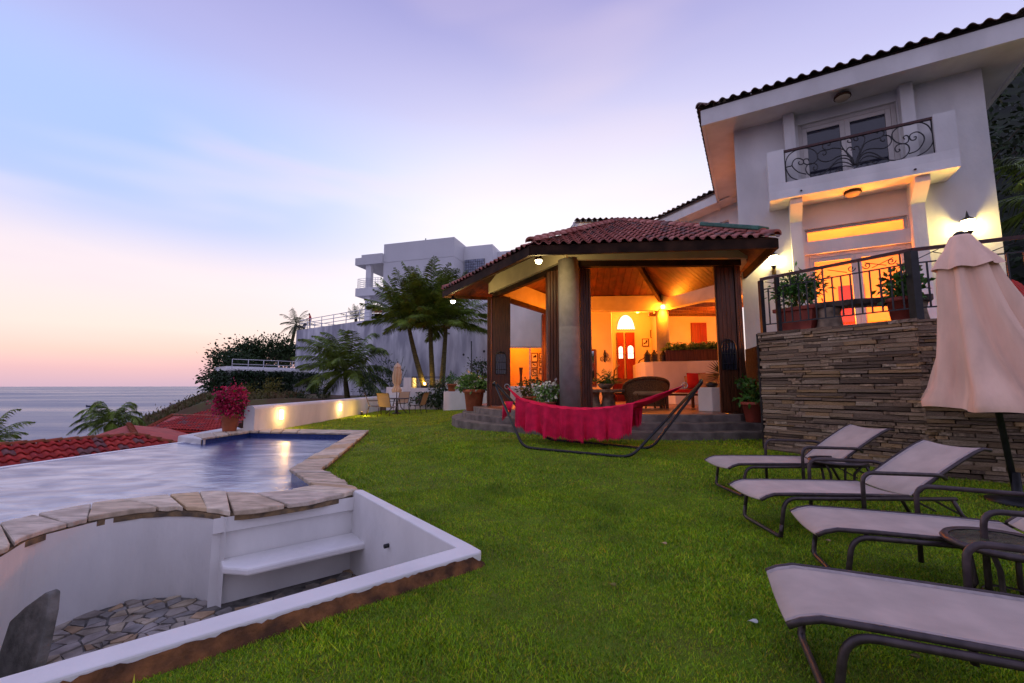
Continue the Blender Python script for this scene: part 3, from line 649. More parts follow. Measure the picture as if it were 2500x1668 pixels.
def potplant(name, label, c, r, h, fol, fh, n, size, lm, pm=None, flowers=None, fm=None, group=None, clump=26, cat='potted plant'):
    t = thing(name, label, cat, c, 0, group); pot(t, c, r, h, pm or terra); top = Vector(c)+Vector((0, 0, h*.9+fh*.55))
    MB().lathe([(0, 0), (r*.9, 0)], (c[0], c[1], c[2]+h*.93), 14).build('soil', soil, t)
    mb = MB(); cloud(mb, top, (fol, fol, fh*.62), n, size, .35, .3, .55, clump)
    for i in range(9):
        a = i*.7; mb.tube([Vector(c)+Vector((0, 0, h*.85)), top+Vector((math.cos(a)*fol*.5, math.sin(a)*fol*.5, 0))], .008, 4, cap=False)
    mb.build('foliage', lm, t)
    if flowers:
        mb = MB(); cloud(mb, top+Vector((0, 0, fh*.06)), (fol*1.03, fol*1.03, fh*.66), flowers, size*1.0, .5, .8, .8, clump); mb.build('flowers', fm, t)['kind'] = 'stuff'
    return t
def tree(name, label, base, h, crown_c, crown_r, n, size, lm=leafd, clump=40, group=None, cat='tree', tr=.12):
    t = thing(name, label, cat, base, 0, group); b = Vector(base); mb = MB()
    cc = Vector(crown_c); mb.tube([b, b.lerp(cc, .5)+Vector((.1, 0, 0)), cc], [tr, tr*.7, tr*.3], 7)
    for i in range(8):
        a = i*2.4; e = cc+Vector((math.cos(a)*crown_r[0]*.7, math.sin(a)*crown_r[1]*.7, random.uniform(-.4, .6)*crown_r[2])); s = b.lerp(cc, random.uniform(.4, .8)); mb.tube([s, s.lerp(e, .5)+Vector((0, 0, .15)), e], [tr*.4, tr*.25, tr*.1], 5)
    mb.build('trunk', bark, t); mb = MB(); cloud(mb, cc, crown_r, n, size, .3, .5, .5, clump); mb.build('crown', lm, t); return t
# ================================================================ GARDEN WALL WITH LIT NICHES
GW = -7.0
gw = thing('garden_wall', 'low white rounded garden wall with two lit lamps along the lawn', 'wall', (GW-.15, 17, 0))
mb = MB(); pr = [(GW, -.1), (GW, .68), (GW-.03, .74), (GW-.09, .765), (GW-.2, .765), (GW-.26, .74), (GW-.29, .68), (GW-.29, -2.5)]
ys = (11.75, 22.9); mb.add([(x, y, z) for y in ys for x, z in pr], [(i, i+1, 9+i, 8+i) for i in range(7)]+[tuple(range(8)), tuple(range(15, 7, -1))]); mb.build('wall_body', white, gw)
def niche(p):
    t = thing('wall_lamp', None, 'lamp', p); mb = MB(); x, y, z = p
    q = [(-.085, .15), (.085, .15), (.065, -.15), (-.065, -.15)]
    mb.add([(x+.01, y+a, z+b) for a, b in q]+[(x+.07, y+a*.8, z+b*.85) for a, b in q], [(4, 5, 6, 7), (0, 1, 5, 4), (1, 2, 6, 5), (2, 3, 7, 6), (3, 0, 4, 7)]); mb.build('lamp_shade', nichem, t)
    mb = MB(); mb.box(x+.001, x+.012, y-.095, y+.095, z-.16, z+.165); mb.build('back_plate', bluewhite, t)
    lamp('glow', t, (x+.22, y, z), 15, (1, .55, .18), .08); return t
tag(niche((GW, 13.05, .44)), 'glowing tapered wall lamp on the garden wall nearer the pool'); tag(niche((GW, 17.5, .44)), 'glowing tapered wall lamp on the garden wall nearer the table set')
# spot on the lawn by the wall
t = thing('ground_spotlight', 'small lawn spotlight at the foot of the garden wall by the table set', 'lamp', (-6.75, 19.4, 0)); MB().lathe([(0, 0), (.05, 0), (.06, .1), (.045, .16), (0, .16)], (-6.75, 19.4, 0), 10).build('housing', blackm, t)
mb = MB(); mb.lathe([(0, .165), (.04, .165)], (-6.75, 19.4, 0), 10); mb.build('lens', bulbw, t); lamp('glow', t, (-6.3, 18.7, .18), 16, (1, .62, .1), .04)
# bougainvillea pot on the far coping
pc = atZ(560, 1053, CZ); random.seed(3); np.random.seed(3)
potplant('flower_pot', 'terracotta pot of magenta bougainvillea on the far pool coping', (pc.x, pc.y, CZ+.005), .225, .44, .36, .58, 500, .075, leafm, terra, 3600, magenta, clump=140)
# ================================================================ TABLE SET
def patio_chair():
    t = thing('patio_chair', '', 'chair', (0, 0, 0)); w = .27
    seatp = [(-.25, .40), (-.1, .385), (.12, .38), (.22, .40)]; backp = [(-.25, .40), (-.33, .6), (-.40, .82), (-.45, .93), (-.50, .955)]
    for nm, P in (('seat', seatp), ('backrest', backp)):
        mb = MB(); mb.add([(x, y, z) for x, z in P for y in (-w, w)]+[(x-.012, y, z-.006) for x, z in P for y in (-w, w)], [(2*i, 2*i+2, 2*i+3, 2*i+1) for i in range(len(P)-1)]+[(2*len(P)+2*i+1, 2*len(P)+2*i+3, 2*len(P)+2*i+2, 2*len(P)+2*i) for i in range(len(P)-1)], True); mb.build(nm, fabric if nm == 'seat' else sling_b, t, world=False)
    for s in (-1, 1):
        y = s*(w+.012); mb = MB(); mb.tube([(x, y, z) for x, z in seatp[::-1]]+[(x, y, z) for x, z in backp[1:]], .014, 6); mb.build('side_frame', bronze, t, world=False)
        mb = MB(); mb.tube(rounded([(.24, y, 0), (.2, y, .62), (-.30, y, .62)], .08), .014, 6); mb.build('armrest', bronze, t, world=False)
        mb = MB(); mb.tube([(-.25, y, .40), (-.36, y, 0)], .014, 6); mb.build('leg', bronze, t, world=False)
    mb = MB(); mb.tube([(.02, -w, .36), (.02, w, .36)], .012, 6); mb.build('crossbar', bronze, t, world=False); return t
sling_b = mat('tan_sling', (.40, .27, .16), .85, .06, 60, .1, 300)
ch = patio_chair(); spots = [(916, 1014, .35, 'sling patio chair nearest the garden wall, seen from its side'), (948, 1016, 1.25, 'tan sling patio chair with its back to the pool lawn'), (978, 1003, -1.75, 'pale sling patio chair behind the table, facing the pool'), (1018, 1010, 2.9, 'sling patio chair facing the garden wall, at the shrub side')]
for i, (x, y, a, lb) in enumerate(spots):
    p = G(x, y); o = ch if i == 0 else dup(ch); o.location = p; o.rotation_euler = (0, 0, a); o['label'] = lb; o['group'] = 'chairs round the garden table'; o.scale = (1.05,)*3
tp = G(968, 1011); t = thing('garden_table', 'round dark patio table with crossed legs among four chairs', 'table', tp)
MB().lathe([(0, .70), (.56, .70), (.6, .715), (.6, .735), (.56, .74), (0, .74)], tp, 28).build('tabletop', bronze, t)
for a in (.4, 1.97, 3.54, 5.1):
    d = Vector((math.cos(a), math.sin(a), 0)); MB().tube([tp+d*.5, tp+d*.2+Vector((0, 0, .3)), tp+d*.1+Vector((0, 0, .7))], .022, 6).build('leg', bronze, t)
MB().lathe([(0, 0), (.22, 0), (.22, .05), (.05, .09), (.03, .3), (0, .3)], tp, 14).build('base', blackm, t)
def closed_umbrella(name, label, base, top, h0, h1, prof, cap, m, lobes=8, lean=None, amp=.16, pole=.02, tw=0):
    """furled canopy: profile (fraction,radius) from h0 up to h1 along the pole"""
    b, tpp = Vector(base), Vector(top); ax = tpp-b; t = thing(name, label, 'umbrella', b)
    MB().tube([b, tpp], pole, 10).build('pole', blackm if pole > .021 else bronze, t)
    def ring(f, r, am, off=Vector((0, 0, 0)), n=64, ph=0): c = b+ax*f+off; return [c+Vector((math.cos(a), math.sin(a), 0))*r*(1+am*math.cos(lobes*a+ph)+.35*am*math.sin(3*a+f*7)+.22*am*math.sin(19*a+f*9))+Vector((0, 0, -.10*am*math.cos(lobes*a+2)-.12*am*math.sin(2*a))) for a in [2*math.pi*k/n for k in range(n)]]
    R_ = [ring(*p) for p in prof]; n = 64; mb = MB(); vs = [v for q in R_ for v in q]
    mb.add(vs, [(i*n+k, i*n+(k+1) % n, (i+1)*n+(k+1) % n, (i+1)*n+k) for i in range(len(R_)-1) for k in range(n)], True); mb.build('canopy', m, t)
    R_ = [ring(*p) for p in cap]; mb = MB(); vs = [v for q in R_ for v in q]
    mb.add(vs, [(i*n+k, i*n+(k+1) % n, (i+1)*n+(k+1) % n, (i+1)*n+k) for i in range(len(R_)-1) for k in range(n)], True); mb.build('vent_cap', m, t)
    e = b+ax*cap[-1][0]; MB().lathe([(.0, -.01), (pole*1.8, 0), (pole*2, .02), (pole, .05), (0, .055)], e, 12).build('finial', blackm, t); return t
ub = tp+Vector((-.02, .02, 0)); closed_umbrella('patio_umbrella', 'furled cream umbrella standing in the round garden table', ub, ub+Vector((0, 0, 2.42)), 0, 1,
    [(.42, .17, .2), (.46, .2, .25), (.52, .13, .2), (.55, .11, .2), (.62, .17, .22), (.72, .19, .22), (.84, .16, .2), (.92, .13, .1)], [(.9, .17, .1), (.94, .13, .05), (.985, .05, 0), (1, .01, 0)], mat('cream_canvas', (.6, .44, .30), .9, .06, 4))
# ================================================================ WHITE TERRACE WALLS BEHIND THE TABLE, PALM BED
YB = 24.4
def pb(px, y=YB, py=945): return atY(px, py, y)
bed = thing('palm_planter', 'stepped white masonry planter with iron railing round the three palms', 'planter', (-4.5, 25, 0))
z1 = atY(985, 922, YB).z; z2 = atY(985, 946, YB).z; xs_ = [atY(p, 945, YB).x for p in (943, 985, 1004, 1084, 1113)]
mb = MB(); mb.box(xs_[0], xs_[1], YB, YB+.35, -.3, z2+.02); mb.build('low_wall', white, bed, .02)
mb = MB(); mb.box(xs_[1]+.002, xs_[2], YB-.05, YB+3.2, -.3, z1); mb.build('pier', white, bed, .02)
mb = MB(); mb.box(xs_[2]+.002, xs_[4]+.3, YB-.05, YB+.25, -.3, z2-.03); mb.build('front_wall', white, bed, .02)
mb = MB(); mb.box(xs_[2]+.002, xs_[4]+1.2, YB+3, YB+3.25, -.3, z1-.05); mb.build('back_wall', white, bed, .02)
mb = MB(); mb.box(xs_[2]+.01, xs_[4]+.8, YB+.252, YB+2.99, -.3, z2-.12); mb.build('soil', soil, bed)
# railing with scrolls
rl = thing('iron_railing', 'low black scrolled iron railing on the palm planter', 'railing', ((xs_[2]+xs_[4])/2, YB, z2)); xa, xb = xs_[2]+.02, xs_[4]-.3; za, zb = z2+.02, z1+.03; yr = YB+.1
mb = MB()
for p, q in (((xa, yr, za), (xb, yr, za)), ((xa, yr, zb), (xb, yr, zb)), ((xa, yr, za), (xa, yr, zb)), ((xb, yr, za), (xb, yr, zb))): mb.bar(p, q, .045, .045)
mb.build('frame', blackm, rl); zc = (za+zb)/2; hh = (zb-za)/2
for i, (fx, sg) in enumerate(((.1, 1), (.24, -1), (.4, 1), (.6, -1), (.78, 1), (.92, -1))):
    x = xa+(xb-xa)*fx; mb = MB(); mb.tube(spiral((x, yr, zc+.1*hh*sg), hh*.72, 1.4, sg*1.2, (1, 0, 0), (0, 0, 1), 20, sg), .012, 5); mb.build('scroll', blackm, rl)
uplight = thing('garden_globe_lamp', 'small lit globe lamp between the palm trunks', 'lamp', atY(1037, 937, YB+1.0)); p = Vector(uplight.location); MB().lathe([(0, -.09), (.06, -.07), (.085, 0), (.06, .07), (0, .09)], p, 12).build('globe', bulbw, uplight); MB().tube([p-Vector((0, 0, .3)), p-Vector((0, 0, .08))], .02, 6).build('stem', blackm, uplight); lamp('glow', uplight, p+Vector((0, -.1, .12)), 26, (1, .6, .12), .08)
# lower right blocks and steps beside the pavilion
tb = thing('terrace_wall', 'white stepped wall between the palm planter and the pavilion', 'wall', (-2, 23, 0))
xl = atY(1083, 960, 22.8).x; mb = MB(); mb.box(xl, 3.0, 22.8, 23.15, -.2, atY(1083, 956, 22.8).z); mb.build('front_wall', white, tb, .02)
mb = MB(); q0 = atY(1113, 946, 25.0); q1 = atY(1165, 918, 25.0); mb.add([(q0.x, 25, -.2), (q1.x, 25, -.2), (q1.x, 25, q1.z), (q0.x, 25, q0.z), (q0.x, 25.3, -.2), (q1.x, 25.3, -.2), (q1.x, 25.3, q1.z), (q0.x, 25.3, q0.z)], [(0, 1, 2, 3), (7, 6, 5, 4), (3, 2, 6, 7), (1, 5, 6, 2), (0, 3, 7, 4)]); mb.build('stair_wall', white, tb, .02)
q2 = atY(1160, 926, 24.9); mb = MB(); mb.box(q2.x, 4, 24.9, 25.25, -.2, q2.z); mb.build('upper_wall', white, tb, .02)
mb = MB(); mb.box(xl+.1, 3, 23.152, 24.88, -.2, atY(1083, 956, 22.8).z-.06); mb.build('planting_soil', lawnm, tb)
random.seed(5); np.random.seed(5)
potplant('flower_pot', 'square-set terracotta pot of green plant on the white terrace wall', (atY(1103, 953, 23.0).x, 23.0, atY(1103, 956, 22.8).z+.002), .25, .4, .4, .5, 260, .13, leafm)
random.seed(6); np.random.seed(6)
for i, (x0, y0, rx, rz, n) in enumerate(((1040, 978, .9, .5, 420), (1072, 968, .7, .75, 420))):
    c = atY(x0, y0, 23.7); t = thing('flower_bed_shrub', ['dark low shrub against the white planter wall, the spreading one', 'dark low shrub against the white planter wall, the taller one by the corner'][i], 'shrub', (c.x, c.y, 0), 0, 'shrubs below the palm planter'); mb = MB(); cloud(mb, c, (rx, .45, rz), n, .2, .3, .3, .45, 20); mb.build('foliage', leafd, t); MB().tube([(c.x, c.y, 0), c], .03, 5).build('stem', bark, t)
c = atY(1178, 905, 26); t = thing('terrace_shrub', 'dark shrub above the white stair wall by the pavilion', 'shrub', (c.x, c.y, .5)); mb = MB(); cloud(mb, c, (.9, .6, .7), 420, .2, .3, .3, .45, 20); mb.build('foliage', leafd, t); MB().tube([(c.x, c.y, .3), c], .03, 5).build('stem', bark, t)
lp = atY(1152, 960, 22.6); tag(MB().tube([(lp.x, 22.6, .1), atY(1151, 833, 22.6)], .035, 8).build('lamp_post', blackm), 'thin black post standing against the tall white wall', 'post')
# palms
yp = YB+1.2
palm('tall leaning coconut palm with coconuts, leftmost of the three in the planter', atY(1037, 948, yp), atY(995, 782, yp), 3.1, 34, (-.15, 0, .25), .14, 'three palms in the white planter', seed=2, nl=46, elmin=-.3, droop=.65)
palm('straight middle coconut palm of the three in the planter', atY(1057, 948, yp+.5), atY(1050, 775, yp+.5), 3.4, 32, (-.1, 0, .3), .14, 'three palms in the white planter', seed=5, nl=46, elmin=-.25, droop=.6)
palm('coconut palm of the three in the planter nearest the pavilion', atY(1078, 948, yp), atY(1089, 790, yp), 3.4, 32, (.1, 0, .3), .14, 'three palms in the white planter', seed=8, nl=46, elmin=-.3, droop=.65)
palm('short windswept palm in front of the tall white retaining wall', atY(850, 985, 31), atY(842, 908, 31), 4.2, 26, (-.4, 0, 0), .17, seed=11, elmin=-.35, nuts=False, nl=50)
palm('windblown palm behind the red roofs below the pool', atY(272, 1095, 26), atY(272, 1034, 26), 2.2, 26, (-.15, 0, 0), .14, seed=14, elmin=-.3, nuts=False, droop=1.7)
palm('palm crown cut by the picture edge beyond the near red roof', atY(-38, 1200, 17), atY(-38, 1085, 17), 1.55, 18, (.1, 0, 0), .14, seed=15, elmin=-.4, nuts=False)
palm('small palm in dark silhouette behind the terrace railing corner', atY(700, 880, 48), atY(722, 794, 48), 2.2, 18, (.1, 0, .1), .18, seed=17, elmin=-.9, nuts=False, nl=26, fm=leafd)  # fronds take the dark leaf colour to paint in the silhouette
palm('small palm in dark silhouette behind the terrace railing by the white house columns', atY(868, 830, 47), atY(869, 778, 47), 1.6, 18, (.0, 0, .3), .2, seed=18, elmin=-.2, nuts=False, nl=26, droop=.4, fm=leafd)  # silhouette shade put into the frond colour here too
# ================================================================ TALL RETAINING WALL AND MODERN WHITE HOUSE
TZ = 7.2
A0 = Vector((-22.9, 45)); A1 = Vector((-13.5, 38.2)); wd = (A1-A0).normalized(); wnn = Vector((wd.y, -wd.x)); wnn = wnn if wnn.y < 0 else -wnn
A2 = A0+wd*27.5
rw = thing('retaining_wall', 'tall weathered white retaining wall below the modern house', 'wall', (A1.x, A1.y, 0))
MB().prism([A0, A2, A2-wnn*1.2, A0-wnn*6], -.5, TZ).build('wall_body', dirty, rw)
for px_, py_ in ((918, 892), (1016, 889), (1132, 866), (1182, 858)):
    r = ray(px_, py_); P0 = Vector((A0.x, A0.y, 0)); k = (P0.x*wnn.x+P0.y*wnn.y)/(r.x*wnn.x+r.y*wnn.y); c = Vector((0, 0, EYE))+r*k
    nv = Vector((wnn.x, wnn.y, 0)); MB().tube([c-nv*.1, c+nv*.03], .09, 10).build('weep_pipe', blackm, rw)
def wallpt(px_, py_, off=0):
    r = ray(px_, py_); P0 = A0+wnn*off; k = P0.dot(wnn)/(r.x*wnn.x+r.y*wnn.y); return Vector((r.x*k, r.y*k, EYE+r.z*k))
def railing(name, label, P, z, h, nrail, posts, m, r=.03, group=None):
    t = thing(name, label, 'railing', (P[0].x, P[0].y, z), 0, group)
    for k in range(nrail):
        zz_ = z+h*(k+1)/nrail; MB().tube([(p.x, p.y, zz_) for p in P], r, 6).build('rail', m, t)
    for a, b in zip(P[:-1], P[1:]):
        for i in range(posts+1): c = a.lerp(b, i/posts); MB().tube([(c.x, c.y, z), (c.x, c.y, z+h)], r*1.1, 6).build('post', m, t)
    return t
railing('terrace_railing', 'white tube railing along the top of the retaining wall', [A0-wnn*5+wd*.5, A0-wnn*.15+wd*.3, A0-wnn*.15+wd*13], TZ, 1.05, 3, 6, bluewhite, .035)
tag(MB().prism([A0-wnn*5.5, A0-wnn*.3, A2-wnn*.3, A2-wnn*14, A0-wnn*14], TZ-.3, TZ-.02).build('upper_terrace', concrete), kind='structure')
# person on the terrace
pp = wallpt(757, 790, -.45); pz = TZ-.02
def person(base, H, yaw):
    me = bpy.data.meshes.new('person'); s = H/1.75
    J = {'pel': (0, 0, .95), 'ch': (.02, 0, 1.28), 'nk': (.05, 0, 1.48), 'hd': (.12, 0, 1.60), 'top': (.13, 0, 1.70), 'hl': (0, .10, .90), 'kl': (.02, .11, .5), 'al': (-.02, .12, .08), 'fl': (.12, .13, .03), 'hr': (0, -.10, .90), 'kr': (.04, -.11, .5), 'ar': (0, -.12, .08), 'fr': (.14, -.13, .03), 'sl': (.02, .18, 1.40), 'el': (.05, .22, 1.12), 'wl': (.27, .12, 1.10), 'gl': (.34, .08, 1.12), 'sr': (.02, -.18, 1.40), 'er': (.05, -.22, 1.12), 'wr': (.27, -.12, 1.10), 'gr': (.34, -.08, 1.12)}
    rad = dict(pel=.145, ch=.155, nk=.06, hd=.095, top=.075, hl=.10, kl=.065, al=.045, fl=.04, hr=.10, kr=.065, ar=.045, fr=.04, sl=.07, el=.045, wl=.033, gl=.038, sr=.07, er=.045, wr=.033, gr=.038)
    ks = list(J); E_ = [('pel', 'ch'), ('ch', 'nk'), ('nk', 'hd'), ('hd', 'top'), ('pel', 'hl'), ('hl', 'kl'), ('kl', 'al'), ('al', 'fl'), ('pel', 'hr'), ('hr', 'kr'), ('kr', 'ar'), ('ar', 'fr'), ('ch', 'sl'), ('sl', 'el'), ('el', 'wl'), ('wl', 'gl'), ('ch', 'sr'), ('sr', 'er'), ('er', 'wr'), ('wr', 'gr')]
    me.from_pydata([tuple(c*s for c in J[k]) for k in ks], [(ks.index(a), ks.index(b)) for a, b in E_], []); me.materials.append(personm)
    o = bpy.data.objects.new('person', me); COL.objects.link(o); sk = o.modifiers.new('skin', 'SKIN')
    for i, k in enumerate(ks):
        v = me.skin_vertices[0].data[i]; v.radius = (rad[k]*s, rad[k]*s); v.use_root = (k == 'pel')
    sb_ = o.modifiers.new('sub', 'SUBSURF'); sb_.levels = sb_.render_levels = 2; sk.use_smooth_shade = True
    o.location = base; o.rotation_euler = (0, 0, yaw); return o
personm = bpy.data.materials.new('person_clothes'); personm.use_nodes = True
_n = personm.node_tree.nodes; _k = personm.node_tree.links; _tc = _n.new('ShaderNodeTexCoord'); _sp = _n.new('ShaderNodeSeparateXYZ'); _k.new(_tc.outputs['Object'], _sp.inputs[0]); _mr = _n.new('ShaderNodeMapRange'); _mr.inputs[2].default_value = 1.85; _k.new(_sp.outputs[2], _mr.inputs[0])
_rp = _n.new('ShaderNodeValToRGB'); _rp.color_ramp.interpolation = 'CONSTANT'; _k.new(_mr.outputs[0], _rp.inputs[0]); _e = _rp.color_ramp.elements; _e[0].color = (.10, .02, .02, 1); _e[1].position = .52; _e[1].color = (.55, .02, .02, 1); _x = _e.new(.83); _x.color = (.12, .05, .04, 1); _k.new(_rp.outputs[0], _n['Principled BSDF'].inputs['Base Color'])
per = person((pp.x, pp.y, pz), 1.8, R(200)); tag(per, 'person in red shirt and dark trousers standing by the terrace railing, looking down', 'person')
c = Vector((pp.x-1.3, pp.y+.5, pz)); t = thing('terrace_chair', 'dark low chair on the upper terrace beside the person', 'chair', c)
mb = MB(); mb.box(c.x-.35, c.x+.35, c.y-.3, c.y+.3, c.z+.3, c.z+.38); mb.build('seat', blackm, t); mb = MB(); mb.bar(c+Vector((.38, 0, .3)), c+Vector((.6, 0, .75)), .6, .05, (1, 0, 0)); mb.build('backrest', blackm, t)
for a in (-.3, .3):
    for b in (-.25, .25): MB().box(c.x+a-.02, c.x+a+.02, c.y+b-.02, c.y+b+.02, c.z, c.z+.3).build('leg', blackm, t)
# white modern house: facade frame f(a,b,z) from main block left corner
M0 = atY(938, 597, 42).xy; M1 = atY(1109, 577, 39.8).xy; me_ = (M1-M0).normalized(); mn = Vector((me_.y, -me_.x)); mn = mn if mn.y < 0 else -mn; ML = (M1-M0).length
def MH(a, b, z): p = M0+me_*a+mn*b; return (p.x, p.y, z)
def mpx(px_, py_, b=0):
    r = ray(px_, py_); P0 = M0+mn*b; k = P0.dot(mn)/(r.x*mn.x+r.y*mn.y); q = Vector((r.x*k, r.y*k)); return (q-M0).dot(me_), EYE+r.z*k
mh = thing('modern_house', 'modern white cubic house with balconies above the retaining wall', 'house', (M0.x, M0.y, TZ))
zt = mpx(938, 597)[1]; zline = mpx(938, 642)[1]
mb = MB(MH); mb.box(0, ML, -6, 0, TZ-1, zline-.02); mb.box(-.003, ML+.003, -6, .01, zline+.02, zt); mb.box(.03, ML-.03, -5.9, -.03, zline-.03, zline+.03); mb.build('main_block', white2, mh)
a3, z3 = mpx(1193, 597, -2.4); mb = MB(MH); mb.box(ML-.5, a3+.4, -8, -2.4, TZ-1, z3); mb.build('rear_block', white2, mh)
ga, gz = mpx(1135, 636, -2.4); gb, gz2 = mpx(1183, 690, -2.4)
mb = MB(MH); mb.box(ga, gb, -2.39, -2.3, gz2-.5, gz); mb.build('window_recess', glassd, mh)
gbm = mat('glass_block', (.30, .33, .42), .25, .2, 4)
mb = MB(MH); nx, nz_ = 9, 11
for i in range(nx):
    for j in range(nz_):
        x0 = ga+(gb-ga)*i/nx; zz0 = gz2-.5+(gz-gz2+.5)*j/nz_; mb.box(x0+.02, x0+(gb-ga)/nx-.02, -2.32, -2.25, zz0+.02, zz0+(gz-gz2+.5)/nz_-.02)
o = mb.build('glass_block_window', gbm, mh)
mb = MB(MH); mb.box(a3+.402, a3+6, -10, -4, TZ-1, z3-.3); mb.build('side_block', white2, mh)
# balcony wing on the left
BB = .0; L_, zr = mpx(872, 633, BB); zr2 = mpx(872, 650, BB)[1]; zf1 = mpx(874, 706, BB)[1]; zf0 = mpx(874, 725, BB)[1]; a887, z887 = mpx(887, 625, BB)
mb = MB(MH); mb.box(L_, -.004, -4.6, .3, zr2, zr); mb.box(a887, -.004, -4.4, .29, zr+.001, z887); mb.build('roof_slab', white2, mh)
mb = MB(MH); mb.box(L_+.15, -.004, -4.6, .3, zf0, zf1); mb.build('balcony_slab', white2, mh)
c0, c1 = mpx(892, 700, .1)[0], mpx(904, 700, .1)[0]
for (x0, x1, b0, b1) in ((c0, c1, -.35, .1), (c1+.9, c1+1.4, -3.2, -2.7)):
    mb = MB(MH); mb.box(x0, x1, b0, b1, zf1+.002, zr2-.002); mb.build('column', white2, mh); mb = MB(MH); mb.box(x0, x1, b0, b1, TZ-.02, zf0-.002); mb.build('column', white2, mh)
mb = MB(MH); mb.box(c1+1.0, -.006, -4.5, -2.2, zf1+.002, zr2-.3); mb.build('back_wall', white2, mh)
mb = MB(MH); mb.box(c1+1.05, -.1, -2.19, -2.14, zf1+.05, zr2-.55); mb.build('shutter', mat('grey_shutter', (.45, .44, .47), .6, .04, 5), mh)
for k in range(5):
    zz_ = zf1+.2+.2*k; MB().tube([MH(L_+.3, -3.5, zz_), MH(L_+.3, .15, zz_), MH(-.01, .15, zz_)], .022, 5).build('balcony_rail', bluewhite, mh)
for a, b in ((L_+.3, .15), (L_+.3, -1.6), (L_+.3, -3.5), (c1+.9, .15), ((c1-.2)/2, .15)): MB().tube([MH(a, b, zf1), MH(a, b, zf1+1.0)], .025, 5).build('balcony_post', bluewhite, mh)
p = MH(ML*.57, -.5, zt); MB().tube([p, (p[0], p[1], zt+.35)], .05, 6).build('roof_vent', blackm, mh)
rr = thing('distant_roof', 'small red tiled roof seen between the white house columns', 'roof', atY(925, 765, 50)); q = [atY(900, 762, 50), atY(945, 762, 50), atY(945, 750, 52), atY(912, 752, 52)]; MB().slab(q, .1).build('roof_plane', redflat, rr); MB().prism([(q[0].x, 50.3), (q[1].x, 50.3), (q[1].x, 52), (q[0].x, 52)], TZ-1, q[0].z-.12).build('wall', fasc, rr)
# ---- hedge-covered terrace below, with white coping and railing
H0 = atY(560, 905, 37); H1 = atY(722, 893, 41); hd = (H1.xy-H0.xy).normalized(); hn = Vector((hd.y, -hd.x)); hn = hn if hn.y < 0 else -hn; HZ = H0.z
hw = thing('lower_terrace_wall', 'ivy covered terrace wall with white coping left of the retaining wall', 'wall', (H0.x, H0.y, 0))
Q = [H0.xy, H0.xy+hd*14.5]; MB().prism([Q[0], Q[1], Q[1]-hn*3, Q[0]-hn*5], -2, HZ).build('wall_body', dirty, hw)
MB().prism([Q[0]+hn*.15-hd*.15, Q[0].lerp(Q[1], .46)+hn*.15, Q[0].lerp(Q[1], .46)-hn*4, Q[0]-hn*5], HZ+.002, HZ+.16).build('coping', white2, hw)
MB().prism([Q[0]-hn*.9, Q[0].lerp(Q[1], .4)-hn*.9, Q[0].lerp(Q[1], .4)-hn*4, Q[0]-hn*5], HZ+.162, HZ+.42).build('upper_kerb', white2, hw)
railing('terrace_railing', 'white railing on the ivy covered lower terrace', [Q[0]-hn*.1+hd*.2, Q[0]-hn*.1+hd*6.4], HZ+.16, .85, 2, 5, bluewhite, .03)
random.seed(21); np.random.seed(21)
iv = thing('ivy', 'dense dark ivy hanging over the lower terrace wall', 'ivy', (H0.x, H0.y, 0), kind='thing'); mb = MB()
def ivy_ok(s, z):   # bare patches of the wall show through
    f = s/14.5; u = (HZ-z)/HZ
    if .36 < f < .47 and u > .42+abs(f-.42)*2+random.uniform(-.12, .1): return False
    if .60 < f < .69 and u > .5+random.uniform(-.12, .1): return False
    if f > .69 and u > .35+random.uniform(-.15, .1): return random.random() < .25
    if .29 < f < .315 and .3 < u < .42: return False
    if .36 < f < .47: return random.random() < .55
    return f < .86
for _ in range(9000):
    s = random.uniform(-.2, 13.5); z = HZ-abs(random.gauss(0, 1))*0-random.uniform(-.05, HZ*1.02)
    if ivy_ok(s, z):
        p = Q[0]+hd*s+hn*random.uniform(.05, .4); mb.leaf((p.x, p.y, z), (random.uniform(-.6, .6)+hn.x*.4, hn.y*.6, random.uniform(-1, .3)), .16, .26, .2)
for _ in range(1500):
    d = random.uniform(0, 4.5); p = Q[0]-hn*d-hd*random.uniform(.02, .35); mb.leaf((p.x, p.y, random.uniform(0, HZ)), (random.uniform(-1, 0), random.uniform(-1, .5), random.uniform(-.8, .4)), .16, .26, .2)
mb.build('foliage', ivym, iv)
# trees on the seaward side
random.seed(31); np.random.seed(31)
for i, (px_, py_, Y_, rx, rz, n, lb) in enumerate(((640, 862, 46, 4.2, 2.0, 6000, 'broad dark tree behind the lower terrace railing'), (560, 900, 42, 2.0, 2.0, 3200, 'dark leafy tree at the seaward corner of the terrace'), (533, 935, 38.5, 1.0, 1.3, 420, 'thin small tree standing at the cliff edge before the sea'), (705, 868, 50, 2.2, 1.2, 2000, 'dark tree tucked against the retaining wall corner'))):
    c = atY(px_, py_, Y_); tree('seaside_tree', lb, (c.x+.3, c.y, hz(c.x, c.y)-.3 if i != 2 else 0), 4, c, (rx, 1.6, rz), n, .34, leafd, 34, 'trees beyond the lower terrace')
